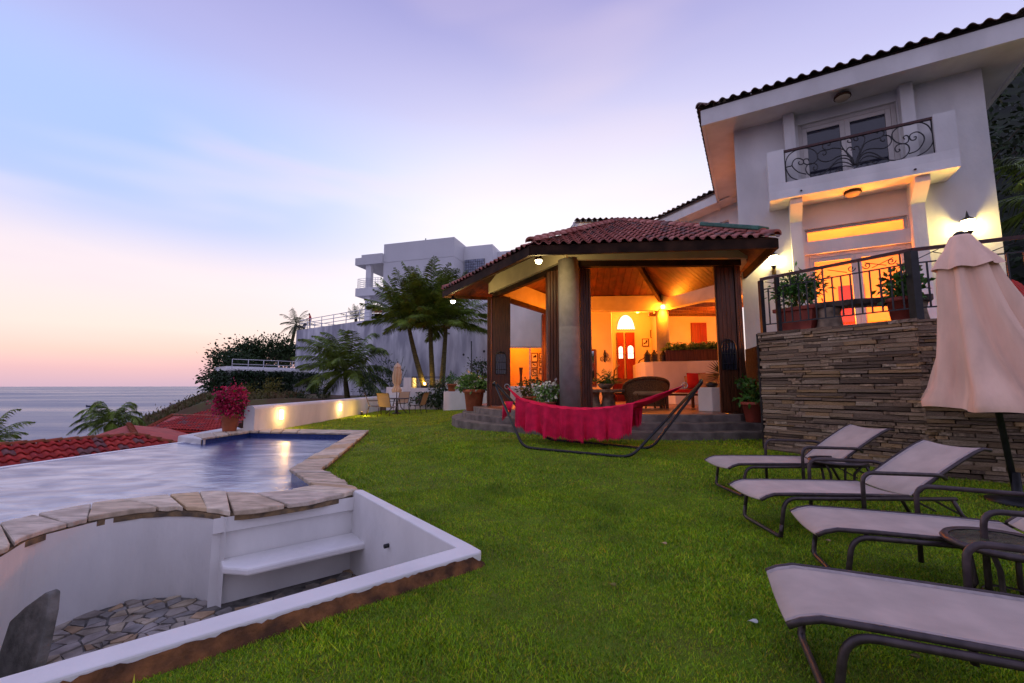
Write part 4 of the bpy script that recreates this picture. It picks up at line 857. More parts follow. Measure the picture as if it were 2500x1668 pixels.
# shrubs on the slope in front of the ivy wall
random.seed(41); np.random.seed(41)
for i, (px_, py_, Y_, rx, rz, n, m, lb) in enumerate(((608, 958, 33, .7, .75, 320, yellowg, 'yellow green upright shrub before the ivy wall, the smaller one'), (655, 950, 33, 1.0, 1.1, 420, yellowg, 'yellow green upright shrub before the ivy wall, the larger one'), (582, 972, 31, .6, .5, 220, yellowg, 'low yellowish tuft at the left foot of the ivy wall'), (720, 968, 30, 1.0, .35, 240, leafd, 'low dark ground shrub just above the garden wall'), (905, 940, 29, 1.2, 1.0, 480, leafd, 'tangled dark shrub beside the furled cream umbrella'), (960, 912, 29.5, 1.4, 1.4, 330, leafd, 'thorny climbing shrub on the retaining wall behind the umbrella'), (780, 945, 32, .5, 1.1, 240, leafd, 'narrow climbing plant on the white wall left of the windswept palm'), (420, 1035, 30, 1.2, .4, 260, yellowg, 'scrubby bush on the brown slope above the red roofs'), (495, 992, 30, 1.0, .35, 240, leafd, 'scrubby dark bush on the hill crest'))):
    c = atY(px_, py_, Y_); t = thing('hillside_shrub', lb, 'shrub', (c.x, c.y, hz(c.x, c.y))); mb = MB(); cloud(mb, c, (rx, .6, rz), n, .22, .8, .2, .3, 18)
    for k in range(7): mb.tube([(c.x, c.y, hz(c.x, c.y)-.1), c+Vector((random.uniform(-rx, rx)*.7, 0, random.uniform(0, rz)))], .015, 4, cap=False)
    mb.build('foliage', m, t)
# low dry scrub over the seaward slope
random.seed(71); np.random.seed(71); mb = MB()
for _ in range(420):
    y = random.uniform(29.2, 46); x = -y*random.uniform(.50, .90); z = hz(x, y); r = random.uniform(.15, .5)
    for k in range(16):
        q = Vector((x+random.gauss(0, r), y+random.gauss(0, r), z-.05+abs(random.gauss(0, r*.35)))); mb.leaf(q, (random.uniform(-.6, .6), random.uniform(-.6, .6), 1), .10, random.uniform(.18, .4))
tag(mb.build('scrub', mat('dry_scrub', (.11, .12, .035), .8, .45, 1.2, col2=(.16, .09, .05))), 'low dry scrub covering the seaward slope behind the red roofs', 'scrub', kind='stuff')
# boat
bc = atZ(232, 994, -30); k = bc.y/683*1.0; t = thing('boat', 'small dark ship with pale superstructure on the sea', 'boat', bc); mb = MB(lambda x, y, z: (bc.x+x*k, bc.y+y*k, -30+z*k))
st = [(-15, .3, 3.6), (-13, 2.0, 2.9), (-8, 3, 2.3), (8, 3, 2.0), (14.5, 2.6, 2.1)]; vs = [q for x, w, z in st for q in ((x, -w, z), (x*.94, -w*.7, -.3), (x*.94, w*.7, -.3), (x, w, z))]
mb.add(vs, [(i*4+j, i*4+(j+1) % 4, i*4+4+(j+1) % 4, i*4+4+j) for i in range(4) for j in range(4)]+[(0, 1, 2, 3), (19, 18, 17, 16)]); mb.build('hull', mat('ship_hull', (.07, .07, .11), .6, .1, 1), t)
mb = MB(lambda x, y, z: (bc.x+x*k, bc.y+y*k, -30+z*k)); mb.box(-1, 9, -2, 2, 2.1, 4.3); mb.box(1, 6, -1.6, 1.6, 4.3, 6.2); mb.build('superstructure', mat('ship_house', (.62, .42, .36), .6, .1, 1), t)
mb = MB(lambda x, y, z: (bc.x+x*k, bc.y+y*k, -30+z*k)); mb.box(3, 3.5, -.2, .2, 6.2, 10.5); mb.box(7, 8, -.5, .5, 4.3, 6.5); mb.build('mast', mat('ship_mast', (.25, .17, .17), .6, .1, 1), t)
# ================================================================ PAVILION
V2 = Vector
pA, pB, pC, pD, pE, pF = V2((1.35, 10.0)), V2((5.4, 9.88)), V2((7.5, 13.3)), V2((5.95, 16.7)), V2((1.56, 17.0)), V2((-.57, 13.56))
CEN = V2((3.48, 13.45)); FL = .67; APEX = Vector((3.48, 13.45, 6.62)); EZ = 4.22
eA, eB, eC, eD, eE, eF = V2((.385, 8.66)), V2((5.27, 8.24)), V2((6.1, 11.05)), V2((6.05, 16.82)), V2((1.3, 17.2)), V2((-2.13, 13.0))
EV_ = {(round(p.x, 3), round(p.y, 3)): z for p, z in ((eA, 4.22), (eB, 4.24), (eC, 4.3), (eD, 4.9), (eE, 4.9), (eF, 4.24))}
def ez(p): return EV_[(round(p.x, 3), round(p.y, 3))]
pav = thing('pavilion', 'open hexagonal garden pavilion with red clay tile roof and folding wood doors', 'pavilion', (CEN.x, CEN.y, .2))
edge = [V2(p) for p in ((-1.75, 15.6), (-1.92, 14.3), (-1.83, 13.2), (-1.5, 12.1), (-.72, 10.95), (.35, 9.95), (1.4, 9.28), (2.5, 8.93), (4.0, 8.86), (5.35, 9.0))]
sm_ = [edge[0]]
for i in range(len(edge)-1):
    p0, p1, p2, p3 = edge[max(0, i-1)], edge[i], edge[i+1], edge[min(len(edge)-1, i+2)]
    for k in range(1, 6):
        t = k/5; sm_.append(.5*((2*p1)+(p2-p0)*t+(2*p0-5*p1+4*p2-p3)*t*t+(3*p1-p0-3*p2+p3)*t**3))
def inset(L, d): return [p+(CEN-p).normalized()*d for p in L]
for i, (d, z0, z1) in enumerate(((0, -.1, .36), (.34, .3, .515), (.68, .45, FL))):
    q = inset(sm_, d); poly_ = q+([V2((5.6, 9.3)), V2((6.6, 11.6)), V2((3.4, 14)), V2((0, 15.6))] if i < 2 else [V2((5.5, 9.9)), V2((7.9, 14.2)), V2((7.5, 20)), V2((-.5, 20)), V2((-1.0, 16))])
    MB().prism(poly_, z0, z1).build('step' if i < 2 else 'floor_slab', stepmat, pav, .012, seg=1)
mb = MB(); mb.poly(*[(p.x, p.y, FL+.004) for p in inset(sm_, .98)+[V2((5.45, 10.0)), V2((7.8, 14.1)), V2((7.5, 19.9)), V2((-.4, 19.9)), V2((-.8, 16))]]); mb.build('tiled_floor', floor_t, pav)
def column(p, r, z0, z1, m=concrete):
    MB().lathe([(0, z0), (r, z0), (r, z0+2.0), (r*.985, z0+2.01), (r, z0+2.02), (r, z1), (0, z1)], (p.x, p.y, 0), 28).build('column', m, pav)
for p in (pA, pD, pE): column(p, .245, FL, 4.3)
column(V2((5.28, 10.08)), .16, FL, 4.3)
BZ0, BZ1 = 4.28, 4.86
for a, b in ((pA, pB), (pC, pD), (pD, pE), (pE, pF), (pF, pA)):
    d = (b-a).normalized()*.12; MB().bar((a.x-d.x, a.y-d.y, (BZ0+BZ1)/2), (b.x+d.x, b.y+d.y, (BZ0+BZ1)/2), .3, BZ1-BZ0).build('beam', cream, pav)
    if a not in (pC, pD): MB().bar((a.x, a.y, BZ0-.075), (b.x, b.y, BZ0-.075), .14, .14).build('door_head', fasc, pav)
d = (pC-pB); MB().bar((pB.x, pB.y, (BZ0+BZ1)/2), (pC.x, pC.y, (BZ0+BZ1)/2), .28, BZ1-BZ0-.01).build('beam', cream, pav)
ring_ = [(eA, eB), (eB, eC), (eC, eD), (eD, eE), (eE, eF), (eF, eA)]
def V3(p, z): return Vector((p.x, p.y, z))
def face(P, Q, off):
    """triangle of the roof: returns functions in (u along eave, h upslope)"""
    P3, Q3 = V3(P, ez(P)-off), V3(Q, ez(Q)-off); T = APEX-Vector((0, 0, off)); d = (Q3-P3); L = d.length; d.normalize(); uA = (T-P3).dot(d); up = (T-P3-d*uA); Hh_ = up.length; up.normalize()
    h = lambda u: max(0, min(Hh_*u/uA, Hh_*(L-u)/(L-uA)))
    return P3, d, up, L, uA, Hh_, h
for P, Q in ring_:
    MB().slab([V3(P, ez(P)), V3(Q, ez(Q)), APEX], .06).build('roof_deck', woodb, pav)
    if P not in (eC, eD): MB().bar(V3(P, ez(P)-.115), V3(Q, ez(Q)-.115), .06, .2).build('fascia', fasc, pav)
# ceiling planks run up the slope, each with its own edge
plank_m = vary(mat('ceiling_plank', (1, .95, .9), .5, .3, 4, .1, 30), [(.11, .026, .010), (.085, .02, .008), (.14, .034, .012), (.10, .028, .012)])
for P, Q in ((eF, eA), (eE, eF), (eD, eE), (eC, eD), (eA, eB)):
    P3, d, up, L, uA, Hh_, h = face(P, Q, .12); n = int(L/.24); nr = d.cross(up).normalized()
    for i in range(n):
        u0, u1 = L*i/n+.006, L*(i+1)/n-.006; q = [(u0, 0), (u1, 0), (u1, h(u1))]+([(uA, Hh_)] if u0 < uA < u1 else [])+[(u0, h(u0))]
        pts_ = [P3+d*u+up*v-nr*(random.uniform(0, .006)) for u, v in q]; MB().slab(pts_[::-1], .018).build('ceiling_plank', plank_m, pav)
for p in (pA, pB, pC, pD, pE, pF):
    o_ = CEN+(p-CEN)*1.28; zz_ = lambda q: 6.62-(6.62-4.2)*((q-CEN).length/((eA-CEN).length))
    MB().bar(APEX-Vector((0, 0, .32)), V3(p, zz_(p)-.34+.06), .13, .2).build('rafter', fasc, pav)
# clay tiles
meC = tilemesh('clay_tile', .205, .39, 7, .052)
P3, d, up, L, uA, Hh_, h = face(eA, eB, 0)
n1 = lay(pav, P3-up*.06, P3+d*L-up*.06, up, lambda x, y: 0 < x < L and y < h(x)-.02 and y < Hh_, .205, .345, meC, tile_m, 300)
P3, d, up, L, uA, Hh_, h = face(eF, eA, 0)
lay(pav, P3-up*.06, P3+d*L-up*.06, up, lambda x, y: 0 < x < L and y < h(x)-.02 and y < Hh_, .205, .345, meC, tile_m, max(0, 300-n1), order=lambda c: c[2])
ridge_tiles(pav, V3(eA, EZ+.05), APEX+Vector((0, 0, .03)), tile_m, .11, .34, 'hip_tile'); ridge_tiles(pav, V3(eF, EZ+.05), APEX+Vector((0, 0, .03)), tile_m, .11, .34, 'hip_tile')
ridge_tiles(pav, V3(eB, EZ+.05), APEX+Vector((0, 0, .03)), tile_m, .11, .34, 'hip_tile')
gm = mat('green_flashing', (.05, .16, .11), .5, .2, 6); b0_ = V3(eB, EZ+.1).lerp(APEX, .05); b1_ = V3(eB, EZ+.12).lerp(APEX, .34)
MB().bar(b0_+Vector((.02, .02, .1)), b1_+Vector((.02, .02, .1)), .3, .09).build('flashing', gm, pav, .02)
# hidden slopes get a plain tiled surface
# ---- folding doors
DZ0, DZ1 = FL+.02, 4.13
def door_panel(x0, x1, y0, y1, grille=False, m=wood):
    mb = MB(); mb.box(x0, x1, y0, y1, DZ0, DZ1); o = mb.build('door_panel', m, pav, .006, seg=1)
    if x1-x0 > .3:      # planked face
        n = 4
        for i in range(n):
            a = x0+.03+(x1-x0-.06)*i/n; mb = MB(); mb.box(a+.004, a+(x1-x0-.06)/n-.004, y0-.014, y0-.001, DZ0+.05, DZ1-.05); mb.build('plank', m, o)
    if grille:
        cx = (x0+x1)/2; w = min(.16, (x1-x0)*.38); zc = 2.0; yy = y0-.03; mb = MB()
        mb.tube([(cx-w, yy, zc-.32), (cx-w, yy, zc+.22)]+arc((cx, yy, zc+.22), w, math.pi, 0, 10)[1:]+[(cx+w, yy, zc-.32)], .014, 5, closed=True)
        for i in range(1, 5): x = cx-w+2*w*i/5; mb.tube([(x, yy, zc-.32), (x, yy, zc+.24+.14*math.sin(math.pi*i/5))], .008, 5)
        for z in (zc-.18, zc+.05): mb.tube([(cx-w, yy, z), (cx+w, yy, z)], .01, 5)
        mb.build('grille', iron, o); mb = MB(); mb.prism([(cx-w, yy+.012), (cx+w, yy+.012), (cx+w, yy+.022), (cx-w, yy+.022)], zc-.32, zc+.3); mb.build('grille_glass', glassd, o)
xr0, xr1 = atY(1749, 800, 9.9).x, atY(1796, 800, 9.9).x
door_panel(xr0, xr1, 9.86, 9.91, True)
for k in range(3): door_panel(xr1+.012+.058*k, xr1+.058+.058*k, 9.84+.02*k, 10.45)
for k in range(4): door_panel(.88+.068*k, .94+.068*k, 10.35-.05*k, 11.0)
for k in range(4): door_panel(1.63+.068*k, 1.69+.068*k, 10.0+.03*k, 10.65)
xl0, xl1 = atY(1200, 850, 13.45).x, atY(1246, 850, 13.45).x
door_panel(xl0, xl1, 13.42, 13.47, True)
for k in range(2): door_panel(xl0-.068*(k+1), xl0-.012-.068*k, 13.38, 14.0)
for k in range(3): door_panel(1.18+.06*k, 1.23+.06*k, 16.6, 17.1)
# eave lamps
def eave_lamp(px_, py_, y, lb, pw=40):
    p = atY(px_, py_, y); t = thing('eave_lamp', lb, 'lamp', p); MB().lathe([(0, -.075), (.045, -.066), (.07, -.03), (.072, .0), (.05, .05), (0, .07)], p, 14).build('bulb', bulb, t)
    MB().lathe([(.10, -.005), (.085, .05), (.05, .1), (.03, .15), (0, .16)], p, 12).build('socket', blackm, t); MB().tube([p+Vector((0, 0, .13)), p+Vector((.05, .1, .3))], .012, 6).build('bracket', blackm, t)
    lamp('glow', t, p+Vector((0, 0, -.12)), pw, (1, .74, .30), .08); return t
eave_lamp(1315, 636, 9.05, 'bright bulb under the pavilion eave at the front corner'); eave_lamp(1106, 735, 12.7, 'bright bulb under the pavilion eave at the far end towards the palms')
eave_lamp(1402, 563, 17.9, 'bright bulb at the roof corner of the rear wing', 16)
# ================================================================ LIVING ROOM behind the pavilion (parts of the villa)
villa = thing('villa', 'two storey white villa with clay tile roof, balcony and lit rooms', 'house', (8, 10, 0))
OR = (1, .22, .008)
mb = MB(); mb.box(1.82, 3.98, 17.0, 17.2, FL+.005, BZ0+.02); mb.build('sitting_room_wall', wall_in, villa)
mb = MB(); mb.prism([(3.985, 17.0), (3.985, 17.2), (5.0, 21.1), (4.85, 21.2), (3.8, 17.25)], FL, 6); mb.build('hall_side_wall', wall_in, villa)
mb = MB(); mb.box(4.86, 10.2, 21.0, 21.25, FL, 6.2); mb.build('hall_back_wall', wall_in, villa)
mb = MB(); mb.box(4.2, 7.2, 18.6, 20.99, FL-.1, 1.62); mb.build('hall_floor', floor_t, villa)
for k in range(3): mb = MB(); mb.box(4.3, 5.6, 17.7+.3*k, 18.598+.0*k, FL+.006, FL+.24*(k+1)); mb.build('hall_step', redwood, villa)
mb = MB(); mb.box(1.5, 10.4, 17.22, 21.3, 5.0, 5.15); mb.build('room_ceiling', wall_in, villa)
mb = MB(); mb.box(6.9, 7.15, 19.4, 20.99, FL, 4.99); mb.build('hall_pier', wall_in, villa)
# raised room on the right: rounded low wall, planter shelf, back wall with red shutters
arc_ = [V2((4.9, 16.6)), V2((4.82, 16.0)), V2((4.9, 15.75)), V2((5.15, 15.6)), V2((6.3, 15.35)), V2((7.9, 14.75)), V2((9.2, 16.0)), V2((8, 18.5)), V2((5.2, 18.4))]
mb = MB(); mb.prism(arc_, FL+.002, 2.2); mb.build('rounded_low_wall', white, villa, .04)
mb = MB(); mb.box(7.152, 10.2, 19.6, 19.85, 2.2, 5); mb.build('upper_room_wall', wall_in, villa)
s0, s1 = atY(1688, 788, 19.5), atY(1727, 840, 19.5)
mb = MB(); mb.box(s0.x, s1.x, 19.5, 19.595, 2.25, s0.z); o = mb.build('red_shutter', redwood, villa)
for k in range(2): mb = MB(); w_ = (s1.x-s0.x)/2; mb.box(s0.x+w_*k+.05, s0.x+w_*(k+1)-.05, 19.48, 19.499, 2.4, s0.z-.1); mb.build('panel', redwood, o)
for k in range(4):
    y = 16.9+.75*k; mb = MB(); mb.bar((6.2, y, 4.55), (9.6, y, 4.55), .14, .18); mb.build('ceiling_beam', wood, villa)
# arched window over the door
c = atY(1528, 805, 20.97); rx_, rz_ = .44, .74
mb = MB(); mb.add([(c.x+rx_*math.cos(a), 20.96, c.z+rz_*math.sin(a)) for a in [math.pi*i/16 for i in range(17)]], [tuple(range(17))]); o = mb.build('fan_window', backlit, villa)
mb = MB(); mb.tube([(c.x+rx_*math.cos(a), 20.95, c.z+rz_*math.sin(a)) for a in [math.pi*i/16 for i in range(17)]], .03, 6, closed=True)
for i in range(1, 8): x = -rx_+2*rx_*i/8; mb.tube([(c.x+x, 20.94, c.z), (c.x+x, 20.94, c.z+rz_*.42*math.sqrt(max(0, 1-(x/rx_)**2)))], .012, 5)
mb.build('window_bars', framew, o)
for (pa, pb_, lb) in ((1506, 1525, 0), (1527, 1552, 1)):
    q0, q1 = atY(pa, 812, 20.9), atY(pb_, 926, 20.9); mb = MB(); mb.box(q0.x, q1.x, 20.88, 20.95, 1.63, q0.z); o = mb.build('entrance_door', redwood, villa)
    cx = (q0.x+q1.x)/2; w = (q1.x-q0.x)*.30; zc = 3.0; mb = MB(); mb.add([(cx+w, 20.87, zc-.35), (cx-w, 20.87, zc-.35)]+[(cx-w*math.cos(a), 20.87, zc+.15+w*math.sin(a)) for a in [math.pi*i/8 for i in range(9)]], [tuple(range(11))]); pn = mb.build('door_pane', backlit, o)
    mb = MB()
    for i in range(1, 4): x = cx-w+2*w*i/4; mb.tube([(x, 20.85, zc-.35), (x, 20.85, zc+.25)], .01, 5)
    mb.tube([(cx-w, 20.85, zc-.1), (cx+w, 20.85, zc-.1)], .01, 5); mb.build('door_bars', iron, o)
# hand rails
MB().tube([atY(1557, 890, 19.0), atY(1562, 880, 19.0), atY(1605, 858, 19.6)], .03, 6).build('handrail', wood, villa); MB().tube([atY(1498, 925, 18.2), atY(1500, 905, 18.2), atY(1512, 891, 18.8)], .03, 6).build('handrail', wood, villa)
# framed pictures
def picture(lb, p0, p1, y, axis=None, seed=0, grp=None):
    t = thing('framed_picture', lb, 'picture', (p0.x, y, p1.z), 0, grp); x0, x1, z0, z1 = p0.x, p1.x, p1.z, p0.z; mb = MB(); w = .035
    for q in ((x0, x1, z1-w, z1), (x0, x1, z0, z0+w), (x0, x0+w, z0+w, z1-w), (x1-w, x1, z0+w, z1-w)): mb.box(q[0], q[1], y-.03, y-.002, q[2], q[3])
    mb.build('frame', wood, t); mb = MB(); mb.box(x0+w, x1-w, y-.014, y-.003, z0+w, z1-w); mb.build('mount', framew, t)
    cx, cz = (x0+x1)/2, (z0+z1)/2; random.seed(seed); mb = MB()
    for k in range(4): a = cx+random.uniform(-.3, .1)*(x1-x0); b = cz+random.uniform(-.25, .1)*(z1-z0); mb.box(a, a+.22*(x1-x0), y-.016-.001*k, y-.0145-.001*k, b, b+.2*(z1-z0))
    mb.build('print', fasc, t)
picture('small framed picture on the hall wall, upper one by the column', atY(1587, 806, 20.98), atY(1604, 825, 20.98), 20.98, seed=1); picture('small framed picture on the hall wall, lower one by the door', atY(1567, 827, 20.98), atY(1584, 846, 20.98), 20.98, seed=2)
# iron wall sconce
p = atY(1476, 878, 16.98); t = thing('iron_sconce', 'black wrought iron candle sconce on the sitting room wall', 'sconce', p); mb = MB(); mb.tube([p+Vector((0, -.03, .38)), p+Vector((0, -.03, -.05))], .02, 6); mb.tube(spiral(p+Vector((-.1, -.05, 0)), .12, 1.3, 0, (1, 0, 0), (0, 0, 1)), .012, 5); mb.tube(spiral(p+Vector((.1, -.05, 0)), .12, 1.3, math.pi, (1, 0, 0), (0, 0, 1), sgn=-1), .012, 5); mb.lathe([(0, 0), (.05, 0), (.06, .1), (.05, .16), (0, .2)], p+Vector((0, -.08, .1)), 8); mb.build('bracket', iron, t); mb = MB(); mb.box(p.x-.03, p.x+.03, p.y-.02, p.y-.001, p.z-.1, p.z+.3); mb.build('back_plate', iron, t)
# tall mirror at left
p0, p1 = atY(1447, 853, 16.95), atY(1456, 942, 16.95); t = thing('wall_mirror', 'tall dark framed mirror at the edge of the sitting room wall', 'mirror', (p0.x, 16.95, p1.z)); mb = MB(); mb.box(p0.x-.35, p1.x, 16.93, 16.99, p1.z, p0.z); mb.build('frame', wood, t); mb = MB(); mb.box(p0.x-.28, p1.x-.08, 16.92, 16.929, p1.z+.08, p0.z-.08); mb.build('glass', mat('mirror_glass', (.8, .8, .8), .05, 0, 1, metal=1), t)
# lanterns on the low wall
def lantern(px_, lb):
    p = atY(px_, 883, 15.75); p.z = 2.2; t = thing('lantern', lb, 'lantern', p, 0, 'lanterns on the low wall'); s = .11; mb = MB(); mb.box(p.x-s, p.x+s, p.y-s, p.y+s, 2.201, 2.23); mb.build('base', iron, t)
    mb = MB()
    for a in (-1, 1):
        for b in (-1, 1): mb.box(p.x+a*s*.85-.01, p.x+a*s*.85+.01, p.y+b*s*.85-.01, p.y+b*s*.85+.01, 2.23, 2.46)
    mb.build('frame', iron, t); mb = MB(); mb.lathe([(s*1.2, 2.46), (s*.9, 2.5), (s*.35, 2.57), (s*.3, 2.62), (0, 2.64)], (p.x, p.y, 0), 8); mb.build('roof', iron, t); mb = MB(); mb.box(p.x-s*.7, p.x+s*.7, p.y-s*.7, p.y+s*.7, 2.235, 2.455); mb.build('glass', glassd, t)
lantern(1581, 'black candle lantern on the low wall, farthest from the planter'); lantern(1598, 'black candle lantern on the low wall, the middle one'); lantern(1620, 'black candle lantern on the low wall, next to the planter')
# planter with ferns
q0, q1 = atY(1630, 880, 15.5), atY(1768, 874, 15.0); t = thing('fern_planter', 'long dark wooden trough of ferns on the low white wall', 'planter', q0); mb = MB(); mb.bar((q0.x, 15.7, 2.4), (q1.x+.3, 15.15, 2.42), .34, .40); mb.build('trough', wood, t)
random.seed(9); np.random.seed(9); mb = MB()
for i in range(30):
    f = i/29; c = Vector((q0.x+.1+f*(q1.x+.1-q0.x), 15.65-.5*f, 2.58)); 
    for k in range(9): frond(mb, c, random.uniform(0, 6.28), random.uniform(.5, 1.4), random.uniform(.3, .5), droop=1.2, nl=7, lw=.16)
mb.build('fern_leaves', leafl, t)
# built-in bench with cushions and dried fan palm
sb = thing('built_in_sofa', 'white masonry bench with red and tan cushions below the low wall', 'sofa', (6.3, 14.8, FL)); mb = MB(); mb.prism([(5.5, 15.4), (5.6, 14.75), (7.4, 14.0), (7.75, 14.6), (6.3, 15.3)], FL+.006, FL+.40); mb.build('base', white, sb, .02); mb = MB(); mb.prism([(5.6, 15.35), (5.68, 14.8), (7.35, 14.08), (7.65, 14.6), (6.3, 15.25)], FL+.402, FL+.52); mb.build('seat_cushion', red_f, sb, .03)
def cushion(nm, p, w, h, m, lb, yaw=0, tilt=.25):
    mb = MB(); n = 8; vs = []
    for j in range(n+1):
        for i in range(n+1):
            u, v = 2*i/n-1, 2*j/n-1; t_ = .09*(1-u**4)*(1-v**4); vs.append((u*w/2*(1-.06*(1-abs(v))), v*h/2*(1-.06*(1-abs(u))), t_))
    o = len(vs); vs += [(x, y, -z) for x, y, z in vs]; N1 = n+1; fs = []
    for j in range(n):
        for i in range(n): a = j*N1+i; fs += [(a, a+1, a+N1+1, a+N1), (o+a, o+a+N1, o+a+N1+1, o+a+1)]
    M = Matrix.Translation(p) @ Matrix.Rotation(yaw, 4, 'Z') @ Matrix.Rotation(R(90)-tilt, 4, 'X'); mb.add([M @ Vector(v) for v in vs], fs, True); return tag(mb.build(nm, m), lb, 'cushion')
cushion('cushion', atY(1700, 929, 14.9), .62, .55, red_f, 'dark red cushion leaning on the white bench', -.4); cushion('cushion', atY(1731, 931, 14.5), .66, .58, tan_f, 'tan square cushion leaning on the white bench', -.4); cushion('cushion', atY(1690, 935, 15.1), .5, .5, tan_f, 'small tan cushion behind the dark red one', -.2)
t = thing('dried_palm_fan', 'dried fan palm leaf arranged above the white bench', 'plant', atY(1768, 935, 14.2)); mb = MB(); b0 = atY(1768, 915, 14.2)
for k in range(16): a = R(70+k*9); mb.leaf(b0, (math.cos(a), .1, math.sin(a)), .05, .62)
mb.build('fan_leaves', leafd, t)
# white pier block
q = atZ(1740, 1006, FL); t = MB(); a_ = V2((.80, .60)); b_ = V2((-.6, .8)); P = [q.xy, q.xy+V2((.34, .02)), q.xy+V2((.30, .36)), q.xy+V2((-.22, .30))]; t.prism(P, FL+.006, 1.27); tag(t.build('white_block', white, bevel=.015), 'square white masonry block at the pavilion floor edge', 'block')
t = thing('stone_bowl', 'small dark stone bowl on the white block', 'bowl', (q.x+.1, q.y+.2, 1.27)); MB().lathe([(0, 1.272), (.1, 1.272), (.15, 1.33), (.13, 1.39), (.06, 1.41), (0, 1.41)], (q.x+.1, q.y+.2, 0), 12).build('bowl_body', iron, t)
# wicker love seat with its back to the lawn
def wickerchair(c, w, h, yaw):
    t = thing('wicker_love_seat', 'large round backed wicker seat seen from behind in the pavilion', 'armchair', c, yaw); n = 28
    def shell(r0, z0, r1, z1, nm, a0=-1.75, a1=1.75, th=.05):
        mb = MB(); vs = []; st_ = 7
        for j in range(st_+1):
            f = j/st_; z = z0+(z1-z0)*f; r = r0+(r1-r0)*f
            for i in range(n+1): a = -math.pi/2+a0+(a1-a0)*i/n; top_ = (math.cos((a+math.pi/2)/a1*math.pi/2)**.5 if abs(a+math.pi/2) < a1 else 0); vs.append((r*math.cos(a)*w/2, r*.62*math.sin(a)*w/2, z0+(z-z0)*(.42+.58*top_)))
        k = len(vs); vs += [(x*.93, y*.93, z) for x, y, z in vs]; m_ = n+1
        fs = [(j*m_+i, j*m_+i+1, (j+1)*m_+i+1, (j+1)*m_+i) for j in range(st_) for i in range(n)]; fs += [tuple(k+v for v in f[::-1]) for f in fs]; fs += [(st_*m_+i, st_*m_+i+1, k+st_*m_+i+1, k+st_*m_+i) for i in range(n)]
        mb.add(vs, fs, True); return mb.build(nm, wicker, t, world=False)
    shell(.82, .05, 1.0, h, 'backrest'); mb = MB(); mb.tube([(math.cos(-math.pi/2+a)*w/2*1.0, math.sin(-math.pi/2+a)*.62*w/2, .05+(h-.05)*(.42+.58*max(0, math.cos(a/1.75*math.pi/2))**.5)) for a in [-1.75+3.5*i/24 for i in range(25)]], .045, 8); mb.build('rim', wicker, t, world=False)
    mb = MB(); mb.lathe([(0, .36), (w*.40, .36), (w*.42, .42), (w*.40, .48), (0, .5)], (0, .05, 0), 20); mb.build('seat_cushion', tan_f, t, world=False)
    for x in (-.3, -.1, .1, .3): mb = MB(); mb.tube([(x*w, -w*.25, 0), (x*w*.95, -w*.27, .42)], .025, 6); mb.build('leg', wicker, t, world=False)
    return t
wickerchair(atY(1578, 995, 12.6)*1+Vector((0, 0, FL+.006-atY(1578, 995, 12.6).z)), 1.32, .86, .05)
# stone table with plant bowl
tc_ = Vector((2.72, 12.9, FL+.006)); t = thing('stone_table', 'rough stone table on thick stone pedestals in the pavilion', 'table', tc_); stm = mat('rough_stone', (.34, .25, .17), .9, .3, 6, .6, 15)
mb = MB(); mb.prism([(tc_.x+.72*math.cos(a)*(1+.06*math.sin(5*a)), tc_.y+.6*math.sin(a)*(1+.05*math.cos(3*a))) for a in [2*math.pi*i/18 for i in range(18)]], FL+.45, FL+.54); mb.build('tabletop', stm, t, .015)
for dx in (-.28, .16): MB().lathe([(.24, FL+.006), (.2, FL+.1), (.17, FL+.3), (.21, FL+.449)], (tc_.x+dx, tc_.y, 0), 12, lambda a, z: 1+.07*math.sin(4*a+z*5)).build('pedestal', stm, t)
random.seed(12); np.random.seed(12); p = Vector((2.8, 12.8, FL+.542)); t = thing('table_plant', 'small green plant in a stone bowl on the stone table', 'potted plant', p); MB().lathe([(0, 0), (.12, 0), (.24, .1), (.26, .16), (.22, .16), (0, .12)], p, 14).build('bowl', stm, t); mb = MB()
for k in range(18): frond(mb, p+Vector((0, 0, .13)), random.uniform(0, 6.28), random.uniform(.4, 1.5), random.uniform(.35, .55), droop=.7, nl=9, lw=.14)
mb.build('foliage', leafm, t)
for i, (px_, y, lb) in enumerate(((1515, 14.2, 'low dark wooden stool behind the stone table'), (1660, 12.4, 'low dark wooden coffee table in front of the bench'))):
    p = atY(px_, 970, y); p.z = FL+.006; w = (.32, .55)[i]; t = thing('wooden_stool' if i == 0 else 'coffee_table', lb, 'table', p); MB().box(p.x-w, p.x+w, p.y-.3, p.y+.3, FL+.36, FL+.42).build('tabletop', wood, t)
    for a in (-1, 1):
        for b in (-1, 1): MB().box(p.x+a*w*.85-.035, p.x+a*w*.85+.035, p.y+b*.24-.035, p.y+b*.24+.035, FL+.006, FL+.359).build('leg', wood, t)
# room lamps; the standing ones are unseen fill lights, added
def room_lamp(lb, p, pw, colr=OR, r=.1, stand=None):
    t = thing('room_or_fill_lamp', lb, 'lamp', p); p = Vector(p); MB().lathe([(0, -.09), (.06, -.075), (.09, 0), (.06, .06), (0, .08)], p, 12).build('globe', bulbw, t); MB().tube([p+Vector((0, 0, .07)), p+Vector((0, 0, .3))] if stand is None else [Vector((p.x, p.y, stand)), p-Vector((0, 0, .08))], .012, 6).build('stem', iron, t); lamp('glow', t, p+Vector((0, 0, -.2 if stand is None else .16)), pw, colr, r)
p = atY(1618, 749, 16.35); room_lamp('lit orange globe lamp at the head of the pavilion back column', p, 130)
room_lamp('warm lamp hanging in the entrance hall', (5.75, 19.3, 4.72), 230); room_lamp('warm lamp hanging in the raised room', (8.6, 17.0, 4.1), 330)
room_lamp('added warm fill light in the sitting room, hidden behind the front column', (2.15, 15.2, 2.7), 330, stand=FL)  # unseen lamp added to turn the low wall and sitting area orange
